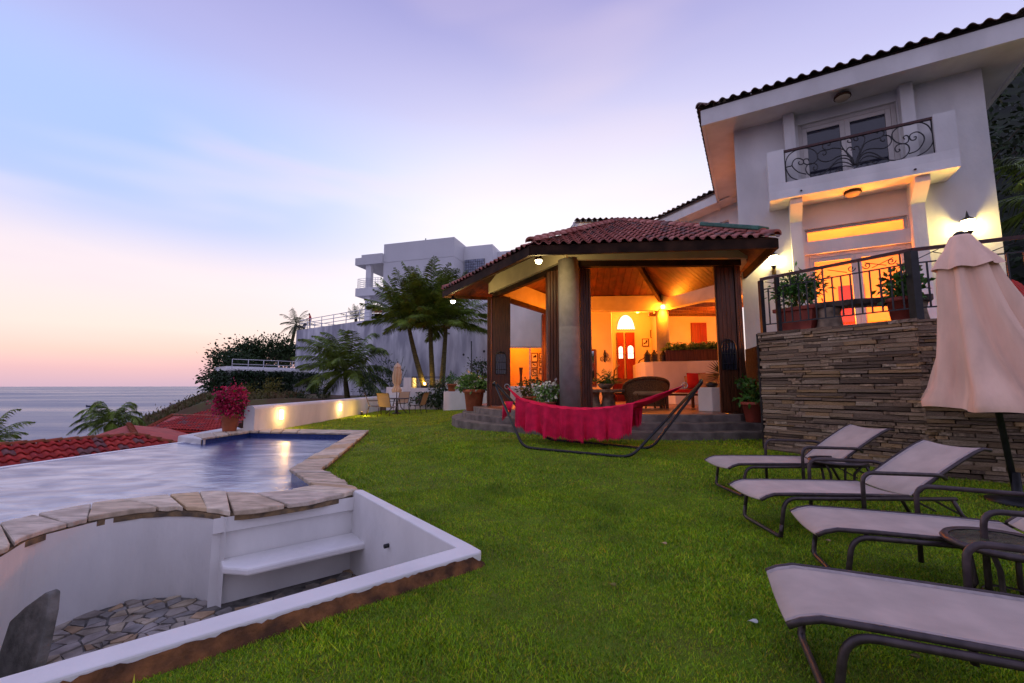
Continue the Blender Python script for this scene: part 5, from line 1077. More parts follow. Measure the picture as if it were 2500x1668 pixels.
# ---- west wing seen through the pavilion: white wall with lit window
wz0, wz1 = 1.30, 3.06; wx0, wx1 = atY(1250, 900, 19.0).x, 1.62
mb = MB(); mb.holes(-.6, 1.75, 0, 5.3, [(wx0-.35, 1.6, wz0, wz1)], 0, .2, lambda a, b, z: (a, 19.2-b, z)); mb.build('wing_wall', white, villa)
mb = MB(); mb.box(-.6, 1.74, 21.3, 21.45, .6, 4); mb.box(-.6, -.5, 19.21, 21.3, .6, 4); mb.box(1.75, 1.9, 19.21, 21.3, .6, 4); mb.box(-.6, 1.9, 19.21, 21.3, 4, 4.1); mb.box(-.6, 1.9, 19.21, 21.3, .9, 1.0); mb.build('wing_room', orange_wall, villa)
xm = atY(1294, 900, 19.0).x
mb = MB()
for x in (wx0-.33, xm, 1.57): mb.box(x-.03, x+.03, 19.03, 19.09, wz0, wz1)
mb.box(wx0-.35, 1.6, 19.02, 19.085, wz1-.06, wz1-.001); mb.build('window_frame', framew, villa)
mb = MB(); mb.box(-.6, 1.75, 18.55, 18.998, FL+.006, wz0-.06); mb.build('window_ledge', white, villa, .02)
room_lamp('warm lamp inside the west wing window', (.3, 20.2, 3.6), 95)
k_ = 0
for (x0, y0, x1, y1) in ((1297, 862, 1313, 884), (1297, 885, 1312, 899), (1297, 902, 1312, 917), (1316, 862, 1328, 876), (1316, 879, 1328, 895), (1316, 899, 1328, 913)):
    picture(['tall framed picture at the top of the wing window group, nearest the mullion', 'framed picture second from top, nearest the mullion', 'framed picture at the bottom, nearest the mullion', 'framed picture at the top, nearest the pavilion column', 'framed picture in the middle, nearest the pavilion column', 'framed picture at the bottom, nearest the pavilion column'][k_], atY(x0, y0, 21.28), atY(x1, y1, 21.28), 21.28, seed=20+k_, grp='pictures in the wing window'); k_ += 1
p = atY(1272, 946, 19.6); t = thing('floor_vase', 'tall waisted brown vase behind the wing window', 'vase', (p.x, 19.6, 1.0)); MB().lathe([(0, 1.002), (.2, 1.002), (.12, 1.3), (.06, 1.5), (.05, 1.75), (.075, 2.0), (.1, 2.15), (.085, 2.15), (.04, 1.8)], (p.x, 19.6, 0), 16).build('vase_body', wood, t)
p = atY(1326, 940, 18.2); t = thing('red_stool', 'small red upholstered stool before the wing window', 'stool', (p.x, 18.2, FL)); MB().box(p.x-.2, p.x+.2, 18.0, 18.4, 1.1, 1.34).build('cushion', red_f, t)
for a in (-.17, .17):
    for b in (18.03, 18.37): MB().box(p.x+a-.02, p.x+a+.02, b-.02, b+.02, FL+.006, 1.099).build('leg', wood, t)
# ---- potted plants on the steps
random.seed(51); np.random.seed(51)
p = atZ(1157, 1003, .515); potplant('flower_pot', 'terracotta pot of bright green leafy plant on the pavilion steps', (p.x, p.y, .517), .34, .68, .42, .46, 1300, .11, leafl, terra, 60, whitefl, clump=70)
potplant('flower_pot', 'bushy white flowering plant in a pot beside the front pavilion column', (.86, 10.25, FL+.006), .2, .26, .36, .40, 900, .085, leafl, terra, 260, whitefl, clump=50)
potplant('flower_pot', 'small brownish green potted plant behind the white flowering one', (.52, 12.2, FL+.006), .22, .34, .33, .5, 300, .11, mat('olive_leaf', (.12, .13, .03), .6, .35, 6), terra, clump=30)
p = atZ(1843, 1031, .515); potplant('flower_pot', 'terracotta pot of dark green plant where the steps meet the stone wall', (p.x, p.y, .517), .245, .44, .33, .5, 420, .12, leafm, terra2, clump=34)
# ================================================================ HAMMOCK on its stand
hs = thing('hammock_stand', 'black steel tube hammock stand on the lawn before the steps', 'hammock stand', G(1420, 1105)); gz = lambda p: G(*p)+Vector((0, 0, .025))
tl_, tr_ = atY(1209, 938, 8.75), atY(1712, 933, 7.75)
for a, b, i in (((1277, 1096), (1540, 1121), 0), ((1336, 1076), (1590, 1100), 1)):
    f, r_ = gz(a), gz(b); o_ = Vector((.03*i, .03*i, 0)); MB().tube(rounded([tl_+o_, f, r_, tr_+o_], .18, 5), .026, 8).build('frame_tube', blackm, hs)
MB().tube([tl_+Vector((-.03, -.02, -.02)), tl_+Vector((.0, .03, .03))], .034, 8).build('end_cap', blackm, hs); MB().tube([tr_+Vector((-.03, -.02, -.03)), tr_+Vector((.02, .04, .03))], .034, 8).build('end_cap', blackm, hs)
ha, hb = tl_+Vector((.24, -.02, -.05)), tr_+Vector((-.3, 0, -.06))
for c in (ha, hb): MB().tube(arc(c, .05, 0, 2*math.pi, 12)[:-1], .008, 5, closed=True).build('ring', mat('steel', (.5, .5, .5), .3, .1, 5, metal=1), hs)
ham = thing('hammock', 'crimson woven hammock with fringed side flounce hung on the black stand', 'hammock', (1.4, 8.3, .5))
hd_ = (hb-ha).normalized(); hs_ = Vector((hd_.y, -hd_.x, 0)).normalized(); hs_ = hs_ if hs_.y < 0 else -hs_
s0, s1 = .07, .735
def cpt(s, w): # point on the cloth: s along, w across (-1..1)
    q = ha.lerp(hb, s); sag = .43*(1-((s-.45)/.55)**2) if s < .95 else 0; wide = .46*math.sin(math.pi*min(1, max(0, (s-.02)/.9)))**.6
    return q+hs_*w*wide-Vector((0, 0, sag+.16*(1-w*w)*math.sin(math.pi*s)))
n, m_ = 40, 12; mb = MB(); mb.add([cpt(s0+(s1-s0)*i/n, -1+2*j/m_)+Vector((0, 0, .008*math.sin(i*1.7+j))) for i in range(n+1) for j in range(m_+1)], [(i*(m_+1)+j, (i+1)*(m_+1)+j, (i+1)*(m_+1)+j+1, i*(m_+1)+j+1) for i in range(n) for j in range(m_)], True); mb.build('cloth', hamm, ham)
# flounce hanging along the near edge and behind at the far end
def flounce(w, a, b, drop, nm):
    mb = MB(); n = 120; k = 8; vs = []
    for i in range(n+1):
        s = a+(b-a)*i/n; p = cpt(s, w); dr = drop*(.93+.04*math.sin(i*.21)+.10*(abs(((i*.115) % 1)-.5)*2)**.8)
        for j in range(k+1): f = j/k; vs.append(p+hs_*w*(.03+.05*math.sin(i*.37+1)*f+.03*math.sin(i*.9)*f)+hd_*.05*math.sin(i*.3)*f-Vector((0, 0, dr*f)))
    mb.add(vs, [(i*(k+1)+j, (i+1)*(k+1)+j, (i+1)*(k+1)+j+1, i*(k+1)+j+1) for i in range(n) for j in range(k)], True)
    for i in range(0, n, 1): p = vs[i*(k+1)+k]; mb.add([p, vs[(i+1)*(k+1)+k], p+hd_*.008+Vector((0, 0, -.045-random.random()*.02))], [(0, 1, 2)])
    mb.build(nm, hamm, ham)
flounce(1, s0, s1, .52, 'flounce'); flounce(-1, s0+.02, s1+.05, .46, 'flounce')
for e, s_ in ((ha, s0), (hb, s1)):
    mb = MB()
    for j in range(26): q = cpt(s_, -1+2*j/25); mb.tube([e, q], .006, 4, cap=False)
    mb.build('suspension_cords', hamm, ham)
# gathered cloth towards the right end
mb = MB(); n = 16; vs = []
for i in range(n+1):
    s = s1+(.99-s1)*i/n
    for j in range(9): q = cpt(s1, -1+j/4); vs.append(q.lerp(hb, i/n)+Vector((0, 0, -.05*math.sin(math.pi*i/n)+.01*(j % 2))))
mb.add(vs, [(i*9+j, (i+1)*9+j, (i+1)*9+j+1, i*9+j+1) for i in range(n) for j in range(8)], True); mb.build('gathered_end', hamm, ham)
mb = MB()
for k in range(6): c = cpt(s0, .6)+Vector((-.1-.03*k, -.02, -.05)); mb.tube([c, c+Vector((-.03, 0, -.22-.03*k))], [.035, .012], 6)
mb.build('tassel', hamm, ham)
# ================================================================ VILLA FRONT
HC = V2((8.06, 9.72)); HE = V2((.871, -.491)).normalized(); HN = V2((-HE.y*-1, -HE.x)) if False else V2((HE.y, -HE.x))
def HH(a, b, z): p = HC+HE*a+HN*b; return Vector((p.x, p.y, z))
def hpx(px_, py_, b=0):
    r = ray(px_, py_); P0 = HC+HN*b; k = P0.dot(HN)/(r.x*HN.x+r.y*HN.y); q = V2((r.x*k, r.y*k)); return ((q-HC).dot(HE), EYE+r.z*k)
TF = 2.24
mb = MB(); mb.holes(-2.38, 2.38, .2, 8.14, [(-.99, .99, TF, 4.5), (-.96, .96, 4.82, 5.14), (-.95, .95, 5.98, 7.87)], -.25, 0, HH); mb.build('front_wall', white, villa)
mb = MB(HH); mb.box(-2.379, -2.13, -7, -.251, .2, 8.14); mb.build('side_wall', white, villa); mb = MB(HH); mb.box(2.13, 2.379, -7, -.251, .2, 8.14); mb.build('side_wall', white, villa)
for s in (-1, 1):
    a0, a1 = (-1.26, -1.03) if s < 0 else (.98, 1.21)
    mb = MB(HH); mb.box(a0, a1, .001, .2, TF, 5.3); mb.build('pilaster', white, villa); mb = MB(HH); mb.box(a0, a1, .001, .2, 5.95, 8.13); mb.build('pilaster', white, villa)
    mb = MB(HH); q = [(.001, 5.302), (.2, 5.302), (.62, 5.62), (.62, 5.748), (.001, 5.748)]; mb.add([(a, b, z) for a in (a0-.01, a1+.01) for b, z in q], [tuple(range(5)), tuple(range(9, 4, -1))]+[(i, 5+i, 5+(i+1) % 5, (i+1) % 5) for i in range(5)]); mb.build('bracket', white, villa)
# balcony
bal = [(-1.68, 1.65, 0.001, .75, 5.75, 5.95), (-1.68, 1.65, .6, .75, 5.951, 6.135), (-1.68, -1.34, .6, .75, 6.136, 6.97), (1.31, 1.65, .6, .75, 6.136, 6.97), (-1.68, -1.53, .001, .599, 5.951, 6.97), (1.5, 1.65, .001, .599, 5.951, 6.97)]
for i, q in enumerate(bal): mb = MB(HH); mb.box(*q); mb.build('balcony_slab' if i == 0 else 'balcony_parapet', white, villa)
for a in (-1.05, .95): p = HH(a, .75, 5.86); MB().tube([p, p+Vector((HN.x*.05, HN.y*.05, -.02))], .02, 8).build('drain_spout', blackm, villa)
br = thing('balcony_railing', 'black scrolled iron balcony railing with brown handrail', 'railing', HH(0, .68, 6.14)); mb = MB(); mb.bar(HH(-1.34, .68, 6.93), HH(1.31, .68, 6.93), .06, .05); mb.build('handrail', railred, br)
curves = ["235,905 150,860 95,780 85,690 120,610 200,540 310,510 400,545 450,600 445,660 400,700 330,715 290,690 300,655 340,650 350,670", "320,825 230,800 165,740 165,690 200,650 250,645 290,670 285,705 250,715 232,695 245,680", "860,720 800,650 700,650 620,720 540,800 460,845 390,850 330,810 315,760 345,710 400,700 445,720 450,760 420,780 400,755 415,740", "870,715 830,640 760,610 680,625 600,670 520,680 460,650 450,600 490,560 540,555 550,585 525,605 510,590", "870,710 800,590 740,540 640,525 560,545 515,530 510,490 540,455 590,460 590,490 565,490", "870,710 790,590 730,510 720,440 760,400 820,405 845,435 830,460 795,455 800,435", "880,720 850,640 790,580 790,540 820,515 850,530 835,550", "880,720 920,600 935,560 920,510 880,510 865,540 885,540", "890,720 930,580 985,460 990,400 950,365 890,375 865,410 880,440 915,430 905,405", "890,720 960,540 1000,470 1080,430 1180,400 1215,350 1190,315 1140,315 1120,345 1145,355", "895,720 950,600 1010,545 1100,530 1200,530 1270,495 1300,440 1280,390 1220,380 1175,405 1180,440 1215,445 1220,425", "895,725 960,610 1040,575 1120,595 1200,640 1300,665 1400,655 1470,610 1505,550 1490,495 1440,475 1370,490 1340,530 1360,570 1395,555 1385,535", "900,735 960,650 1040,615 1130,630 1210,650", "900,740 960,690 1040,675 1120,710", "860,730 780,690 680,695 600,745", "860,745 770,730 700,755 660,790", "1500,590 1600,550 1670,450 1665,380 1600,340 1530,360 1505,400 1530,435 1575,425 1580,395 1555,400", "1590,620 1700,560 1770,470 1775,380 1720,270 1620,220 1500,235 1380,275 1310,350 1310,410 1360,460 1440,475 1490,450 1495,400 1470,380 1435,400 1450,425", "65,570 90,930", "1745,165 1795,580", "70,750 155,730"]
def crom(P, n=4):
    o = [P[0]]
    for i in range(len(P)-1):
        p0, p1, p2, p3 = P[max(0, i-1)], P[i], P[i+1], P[min(len(P)-1, i+2)]
        for k in range(1, n+1): t = k/n; o.append(.5*((2*p1)+(p2-p0)*t+(2*p0-5*p1+4*p2-p3)*t*t+(3*p1-p0-3*p2+p3)*t**3))
    return o
for cv in curves:
    P = []
    for s in cv.split():
        x, y = map(float, s.split(',')); a, z = hpx(1900+x*.2128, 250+y*.2128, .68); P.append(HH(a, .68, max(6.15, min(6.9, z))))
    MB().tube(crom(P) if len(P) > 2 else P, .012, 6).build('scroll' if len(P) > 2 else 'post', iron, br)
# doors and windows
def glazed(name, a0, a1, z0, z1, cols, b, gm, fw=.09, curtain=False):
    mb = MB(HH)
    for x0, x1, y0, y1 in ((a0, a0+fw, z0, z1), (a1-fw, a1, z0, z1), (a0+fw, a1-fw, z1-fw, z1)): mb.box(x0+.003, x1-.003, b-.06, b+.01, y0, y1-.003)
    fr_ = mb.build(name+'_frame', framew, villa); w = (a1-a0-2*fw)/cols
    for i in range(cols):
        x0, x1 = a0+fw+w*i, a0+fw+w*(i+1); mb = MB(HH); st = .10 if z1-z0 > 1 else .02
        for q in ((x0, x0+st, z0, z1-fw), (x1-st, x1, z0, z1-fw), (x0+st, x1-st, z1-fw-st, z1-fw), (x0+st, x1-st, z0, z0+st)): mb.box(q[0]+.002, q[1]-.002, b-.05, b-.005, q[2], q[3]-.002)
        lf = mb.build(name+'_leaf' if st > .05 else name+'_sash', framew, villa)
        if gm: mb = MB(HH); mb.box(x0+st, x1-st, b-.032, b-.028, z0+st, z1-fw-st); mb.build('pane', gm, lf)
def clearglass():
    m = bpy.data.materials.new('clear_glass'); m.use_nodes = True; n = m.node_tree.nodes; k = m.node_tree.links; n.clear(); o = n.new('ShaderNodeOutputMaterial'); t = n.new('ShaderNodeBsdfTransparent'); g = n.new('ShaderNodeBsdfGlossy'); g.inputs[1].default_value = .03; x = n.new('ShaderNodeMixShader'); x.inputs[0].default_value = .06
    k.new(t.outputs[0], x.inputs[1]); k.new(g.outputs[0], x.inputs[2]); k.new(x.outputs[0], o.inputs[0]); return m
cg = clearglass()
glazed('french_door', -.99, .99, TF, 4.5, 2, -.08, cg); glazed('transom', -.96, .96, 4.82, 5.14, 1, -.08, cg, .04); glazed('balcony_door', -.95, .95, 5.98, 7.87, 2, -.08, glassd)
for s, x in ((-1, -.72), (1, .72)):
    mb = MB(HH); n = 10; mb.add([(x+s*.0+.11*(i/n-.5)*2, -.135-.012*(i % 2), z) for z in (6.0, 7.7) for i in range(n+1)], [(i, i+1, n+2+i, n+1+i) for i in range(n)], True); mb.build('curtain', mat('pale_curtain', (.45, .48, .62), .9, .05, 5), villa)
# lit ground-floor room
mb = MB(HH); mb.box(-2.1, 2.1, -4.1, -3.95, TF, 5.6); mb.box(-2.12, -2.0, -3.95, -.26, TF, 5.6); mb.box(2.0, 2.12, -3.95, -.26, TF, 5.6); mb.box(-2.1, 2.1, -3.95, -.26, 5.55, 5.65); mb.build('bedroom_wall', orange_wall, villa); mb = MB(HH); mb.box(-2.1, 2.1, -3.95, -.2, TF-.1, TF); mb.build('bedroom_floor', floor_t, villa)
mb = MB(HH); mb.box(-2.1, 2.1, -3.95, -.26, 5.66, 5.74); mb.build('floor_slab', concrete, villa)
a0, z0 = hpx(2046, 700, -3.93); a1, _ = hpx(2084, 700, -3.93)
mb = MB(HH); mb.box(a0, a1+.25, -3.94, -3.90, TF, z0); o = mb.build('bedroom_door', redwood, villa)
for i in range(2):
    for j in range(3): mb = MB(HH); w = (a1+.25-a0)/2; h_ = (z0-TF)/3; mb.box(a0+w*i+.06, a0+w*(i+1)-.05, -3.899, -3.88, TF+h_*j+.08, TF+h_*(j+1)-.06); mb.build('panel', redwood, o)
a, z = hpx(2165, 712, -3.93); p = HH(a, -3.93, z); t = thing('framed_picture', 'square framed picture on the bedroom wall behind the french doors', 'picture', p); mb = MB(HH); mb.box(a-.16, a+.16, -3.948, -3.92, z-.18, z+.18); mb.build('frame', wood, t); mb = MB(HH); mb.box(a-.11, a+.11, -3.919, -3.915, z-.13, z+.13); mb.build('print', framew, t)
room_lamp('warm lamp hanging in the bedroom behind the french doors', HH(.5, -2.0, 4.9), 40)
room_lamp('added warm fill light hidden inside the bedroom, at the pavilion side of the french doors', HH(-1.03, -.42, 2.62), 620, stand=TF)  # added out of view so orange light reaches the balcony underside
room_lamp('added warm fill light hidden inside the bedroom, at the umbrella side of the french doors', HH(1.03, -.42, 2.62), 620, stand=TF)  # its twin, likewise added for the orange wash under the balcony
# flush ceiling lights
for (a, b, z, lb, nm) in ((-.1, .5, 8.06, 'flush dark rimmed ceiling light under the roof eave', 0), (-.05, .42, 5.745, 'flush dark rimmed ceiling light under the balcony', 1)):
    c = HH(a, b, z); t = thing('ceiling_light', lb, 'lamp', c); MB().lathe([(0, 0), (.16, 0), (.17, -.05), (.15, -.06)], c, 20).build('rim', fasc, t); MB().lathe([(.15, -.055), (.12, -.1), (0, -.12)], c, 20).build('diffuser', mat('opal_glass', (.45, .38, .26), .4, .05, 5), t)
# wall lanterns
def wall_lantern(a, z, lb, pw):
    c = HH(a, .13, z); t = thing('wall_lantern', lb, 'lamp', c); mb = MB(); mb.lathe([(.07, -.12), (.09, .1), (.11, .12)], c, 8); mb.build('glass', bulb, t)
    mb = MB(); mb.lathe([(.13, .11), (.1, .15), (.03, .2), (.012, .3), (0, .34)], c, 8); mb.lathe([(0, -.22), (.03, -.2), (.05, -.16), (.08, -.12)], c, 8); mb.build('cap', iron, t)
    mb = MB(); mb.tube([c+Vector((0, 0, -.2)), c+Vector((-HN.x*.06, -HN.y*.06, -.28)), c+Vector((-HN.x*.12, -HN.y*.12, -.22))], .014, 6); mb.tube([c-Vector((HN.x*.125, HN.y*.125, .32)), c-Vector((HN.x*.125, HN.y*.125, .12))], .05, 8); mb.build('bracket', mat('brass', (.25, .17, .06), .5, .1, 5), t)
    lamp('glow', t, c+Vector((HN.x*.06, HN.y*.06, 0)), pw, (1, .74, .20), .07); return t
wall_lantern(-1.66, 4.42, 'lit wall lantern beside the pavilion roof corner', 60); wall_lantern(1.86, 4.66, 'lit wall lantern behind the tall furled umbrella', 110)
# main roof: fascia, soffit, tile ends
EV = 8.08; ET = 8.50
mb = MB(HH); mb.box(-3.08, 3.1, -7.6, .80, EV+.06, EV+.1); mb.build('soffit', white, villa)
for q in ((-3.10, 3.12, .74, .82, EV, ET), (-3.10, -3.02, -7.6, .739, EV, ET), (3.04, 3.12, -7.6, .739, EV, ET)): mb = MB(HH); mb.box(*q); mb.build('roof_fascia', white, villa)
rd = MB(HH); rd.add([(-3.14, .86, ET+.02), (3.16, .86, ET+.02), (3.16, -7.6, ET+.02), (-3.14, -7.6, ET+.02), (0, -2.4, ET+1.15), (0, -5, ET+1.15)], [(0, 1, 4), (1, 2, 5, 4), (2, 3, 5), (3, 0, 4, 5)]); rd.build('roof_deck', mat('roof_felt', (.10, .07, .065), .9, .2, 3), villa)
oldtile = vary(mat('old_grey_tile', (1, .95, .9), .85, .25, 8, .3, 40), [(.34, .22, .18), (.28, .20, .18), (.40, .24, .18), (.30, .24, .22)])
meE = tilemesh('eave_tile', .24, .4, 8, .055); upf = (HH(0, -2.4, ET+1.15)-HH(0, .86, ET+.02)).normalized()
lay(villa, HH(-3.14, .90, ET+.03), HH(3.16, .90, ET+.03), upf, lambda x, y: 0 < x < 6.3 and y < .5, .24, .36, meE, oldtile, 300, 'eave_tile')
upl = (HH(0, -3.5, ET+1.15)-HH(-3.14, -3.5, ET+.02)).normalized(); lay(villa, HH(-3.18, -7.6, ET+.03), HH(-3.18, .86, ET+.03), upl, lambda x, y: 0 < x < 8.4 and y < .3, .24, .36, meE, oldtile, 300, 'eave_tile')
ridge_tiles(villa, HH(-3.14, .86, ET+.07), HH(0, -2.4, ET+1.18), oldtile, .1, .36, 'hip_tile')
# ---- rear wing with sloping fascia line and windows
WP1, WP2 = atZ(1600, 537, 8.5), atZ(1776, 455, 8.5); WP0 = atZ(1404, 540, 8.5); WZ0 = 8.08
def wingpiece(P, Q, nm):
    d = (Q.xy-P.xy).normalized(); n_ = V2((d.y, -d.x)); n_ = n_ if n_.y < 0 else -n_
    MB().prism([P.xy, Q.xy, Q.xy-n_*.08, P.xy-n_*.08], WZ0, 8.46).build('roof_fascia', white, villa)
    MB().prism([P.xy-n_*.081, Q.xy-n_*.081, Q.xy-n_*3.2, P.xy-n_*3.2], WZ0+.05, WZ0+.09).build('soffit', white, villa)
    MB().slab([V3(P.xy+n_*.06, 8.47), V3(Q.xy+n_*.06, 8.47), V3(Q.xy-n_*3, 9.25), V3(P.xy-n_*3, 9.25)], .05).build('roof_deck', mat('roof_felt', (.1, .07, .06)), villa)
    up_ = (Vector((-n_.x*3, -n_.y*3, .78))).normalized(); lay(villa, V3(P.xy+n_*.1, 8.5), V3(Q.xy+n_*.1, 8.5), up_, lambda x, y: 0 < x < (Q.xy-P.xy).length and y < .5, .25, .36, meE, oldtile if nm else tile_m, 60, 'eave_tile')
    return d, n_
d1, n1_ = wingpiece(WP0, WP1, 0); d2, n2_ = wingpiece(WP1, WP2, 1)
MB().prism([WP0.xy, WP0.xy-n1_*.08, WP0.xy-n1_*5-d1*.01, WP0.xy-n1_*5-d1*.08, WP0.xy-d1*.08], WZ0, 8.46).build('roof_fascia', white, villa)
w0 = WP1.xy-n2_*.75+d2*.2; w1 = WP2.xy-n2_*.75+d2*1.2; LW = (w1-w0).length
def WW(a, b, z): p = w0+d2*a+n2_*b; return Vector((p.x, p.y, z))
def wpx(px_, py_, b=0):
    r = ray(px_, py_); P0 = w0+n2_*b; k = P0.dot(n2_)/(r.x*n2_.x+r.y*n2_.y); q = V2((r.x*k, r.y*k)); return ((q-w0).dot(d2), EYE+r.z*k)
a0, zt0 = wpx(1660, 548); a1, zt1 = wpx(1778, 515); ztop = min(zt1, 7.6)
mb = MB(); mb.holes(0, LW, 5.2, WZ0+.06, [(a0, a1, 5.9, ztop)], -.2, 0, WW); mb.build('wing_wall', white, villa)
for i in range(3):
    x0, x1 = a0+(a1-a0)*i/3, a0+(a1-a0)*(i+1)/3; mb = MB(WW)
    for q in ((x0, x0+.04, 5.9, ztop), (x1-.04, x1, 5.9, ztop), (x0+.04, x1-.04, ztop-.04, ztop)): mb.box(q[0]+.002, q[1]-.002, -.12, -.05, q[2], q[3]-.002)
    f_ = mb.build('window_frame', framew, villa); mb = MB(WW); mb.box(x0+.04, x1-.04, -.10, -.09, 5.9, ztop-.05); mb.build('pane', mat('grey_glass', (.16, .14, .2), .1, .1, 2, spec=.7), f_)
v0 = WP0.xy-n1_*.75+d1*.7; v1 = WP1.xy-n1_*.75+d1*.3; MB().prism([v0, v1, v1-n1_*.2, v0-n1_*.2], 4.6, WZ0+.04).build('wing_wall', white, villa)
MB().prism([w0-d2*.3, w0, w0-n2_*.2, w0-d2*.3-n2_*.3], 5.2, WZ0+.04).build('wing_wall', white, villa)
# ================================================================ STONE RETAINING WALL + TERRACE
sw = thing('stone_wall', 'dark stacked ledge stone wall holding up the terrace', 'wall', (SW1.x, SW1.y, 0)); TOPZ = 2.27
core = [SW0, SW1, SW2]; dA, dB = (SW1-SW0).normalized(), (SW2-SW1).normalized(); nA = V2((dA.y, -dA.x)); nA = nA if nA.x < 0 else -nA; nB = V2((dB.y, -dB.x)); nB = nB if nB.y < 0 else -nB
hl = HH(-2.4, -.02, 0).xy; hr = HH(4.5, -.02, 0).xy
MB().prism([SW0-nA*.08, SW1-nA*.08-nB*.04, SW2-nB*.08, hr, hl, SW0-nA*.08+V2((.6, .4))], -.1, TOPZ-.045).build('wall_core', mortar, sw)
MB().prism([SW0-nA*.5+dA*.3, SW1-nA*.5-nB*.3, SW2-nB*.5, hr+HN*.05, hl+HN*.05, SW0+V2((1.0, .6))], TOPZ-.044, TOPZ-.036).build('terrace_paving', concrete, sw)
random.seed(77); var = []
for k in range(8):
    me = bpy.data.meshes.new('ledge_stone'); q = lambda s: s+random.uniform(-.06, .06); vs = []
    for x in (-.5, .5):
        for y in (-.5, .5):
            for z in (-.5, .5): vs.append((x*(1+random.uniform(-.04, .02)), y+random.uniform(-.07, .07), z*(1+random.uniform(-.10, .05))))
    vs += [(random.uniform(-.2, .2), -.5-random.uniform(0, .12), .5*random.uniform(.8, 1)), (random.uniform(-.2, .2), -.5-random.uniform(0, .12), -.5*random.uniform(.8, 1))]
    me.from_pydata(vs, [], [(2, 3, 7, 6), (0, 1, 3, 2), (4, 6, 7, 5), (0, 2, 6, 4), (1, 5, 7, 3), (0, 9, 8, 1), (9, 4, 5, 8), (0, 4, 9), (1, 8, 5)]); me.materials.append(stone_m); var.append(me)
SQ, SM = [], []
def stones(P, d, n_, L, z0, z1, s_from=0, s_to=None):
    z = z0; c = 0
    while z < z1-.02:
        h = random.choice((.038, .044, .05, .056, .066)); h = min(h, z1-z); s = s_from-random.uniform(0, .3); wav = random.uniform(0, 6)
        while s < L:
            l = random.choice((.13, .2, .28, .38, .5, .66))*random.uniform(.85, 1.2); e = min(s+l, L); s0_ = max(s, s_from)
            if e-s0_ > .05:
                m = P+d*(s0_+e)/2; dep = random.uniform(.11, .15)
                flip = random.choice((0, 1)); Mx = Matrix(((d.x, -n_.x, 0), (d.y, -n_.y, 0), (0, 0, 1))).to_4x4()
                SQ.append((e-s0_)*h); SM.append(Matrix.Translation((m.x-n_.x*(.075-dep*.22), m.y-n_.y*(.075-dep*.22), z+h/2+.007*math.sin(s*2+wav))) @ Mx @ Matrix.Diagonal((e-s0_-.008, dep, h-.005, 1))); c += 1
            s = e if e > s0_ else s+l
        z += h
    return c
LA = (SW1-SW0).length; nst = stones(SW0, dA, nA, LA+.02, -.02, TOPZ); nst += stones(SW1, dB, nB, 1.35, -.02, TOPZ, -.02)
rest = MB()
for r_, i in enumerate(sorted(range(len(SQ)), key=lambda i: -SQ[i])):
    me = random.choice(var)
    if r_ < 300: o = bpy.data.objects.new('ledge_stone', me); COL.objects.link(o); o.parent = sw; o.matrix_parent_inverse = WM[sw.name].inverted(); o.matrix_basis = SM[i]
    else: rest.add([SM[i] @ v.co for v in me.vertices], [tuple(f.vertices) for f in me.polygons])
if rest.v: rest.build('ledge_stone', stone_m, sw)['kind'] = 'stuff'
MB().prism([SW1+dB*1.36, SW2, SW2-nB*.1, SW1+dB*1.36-nB*.1], -.1, TOPZ).build('wall_face', mortar, sw)
# end returning to the house
MB().prism([SW0+nA*.02, SW0-nA*.05, SW0-nA*.05-dA*.03, SW0+nA*.02-dA*.03], 0, TOPZ-.01).build('end_stones', mortar, sw)
# ---- terrace railing
tr = thing('terrace_railing', 'black iron terrace railing with brown handrail above the stone wall', 'railing', (SW1.x, SW1.y, TOPZ))
R0, R1, R2 = SW0-nA*.10+dA*.05, SW1-nA*.12-nB*.03, SW2-nB*.12; RT = TOPZ+1.02
def seg(P, Q, n, first, scr):
    d = (Q-P).normalized(); L = (Q-P).length; n_ = V2((d.y, -d.x)); AX = (d.x, d.y, 0)
    MB().bar((P.x, P.y, RT), (Q.x, Q.y, RT), .055, .045).build('handrail', railred, tr)
    for z in (RT-.20, TOPZ+.16): MB().bar((P.x, P.y, z), (Q.x, Q.y, z), .014, .02).build('rail', iron, tr)
    for i in range(1, n):
        p = P.lerp(Q, i/n); long_ = i % 4 == 0; MB().bar((p.x, p.y, TOPZ+.16), (p.x, p.y, RT-.02 if long_ else RT-.2), .02, .02, (AX[0], AX[1], 0)).build('baluster', iron, tr)
        if long_ and i != 8:
            for sg in (-1, 1): c = p+d*.1*sg; MB().tube(spiral((c.x, c.y, RT-.11), .055, 1.3, 0 if sg < 0 else math.pi, AX, (0, 0, 1), 16, sg), .008, 5).build('scroll', iron, tr); MB().tube([(p.x+d.x*.16*sg, p.y+d.y*.16*sg, RT-.16), (p.x+d.x*.42*sg, p.y+d.y*.42*sg, RT-.06)], .006, 4).build('twig', iron, tr)
seg(R0, R1, 17, True, True); seg(R1, R2, 22, False, True)
for p, w in ((R0, .07), (R0+dA*.28, .06), (R1, .11)): MB().box(p.x-w/2, p.x+w/2, p.y-w/2, p.y+w/2, TOPZ-.03, RT-.024).build('post', blackm, tr)
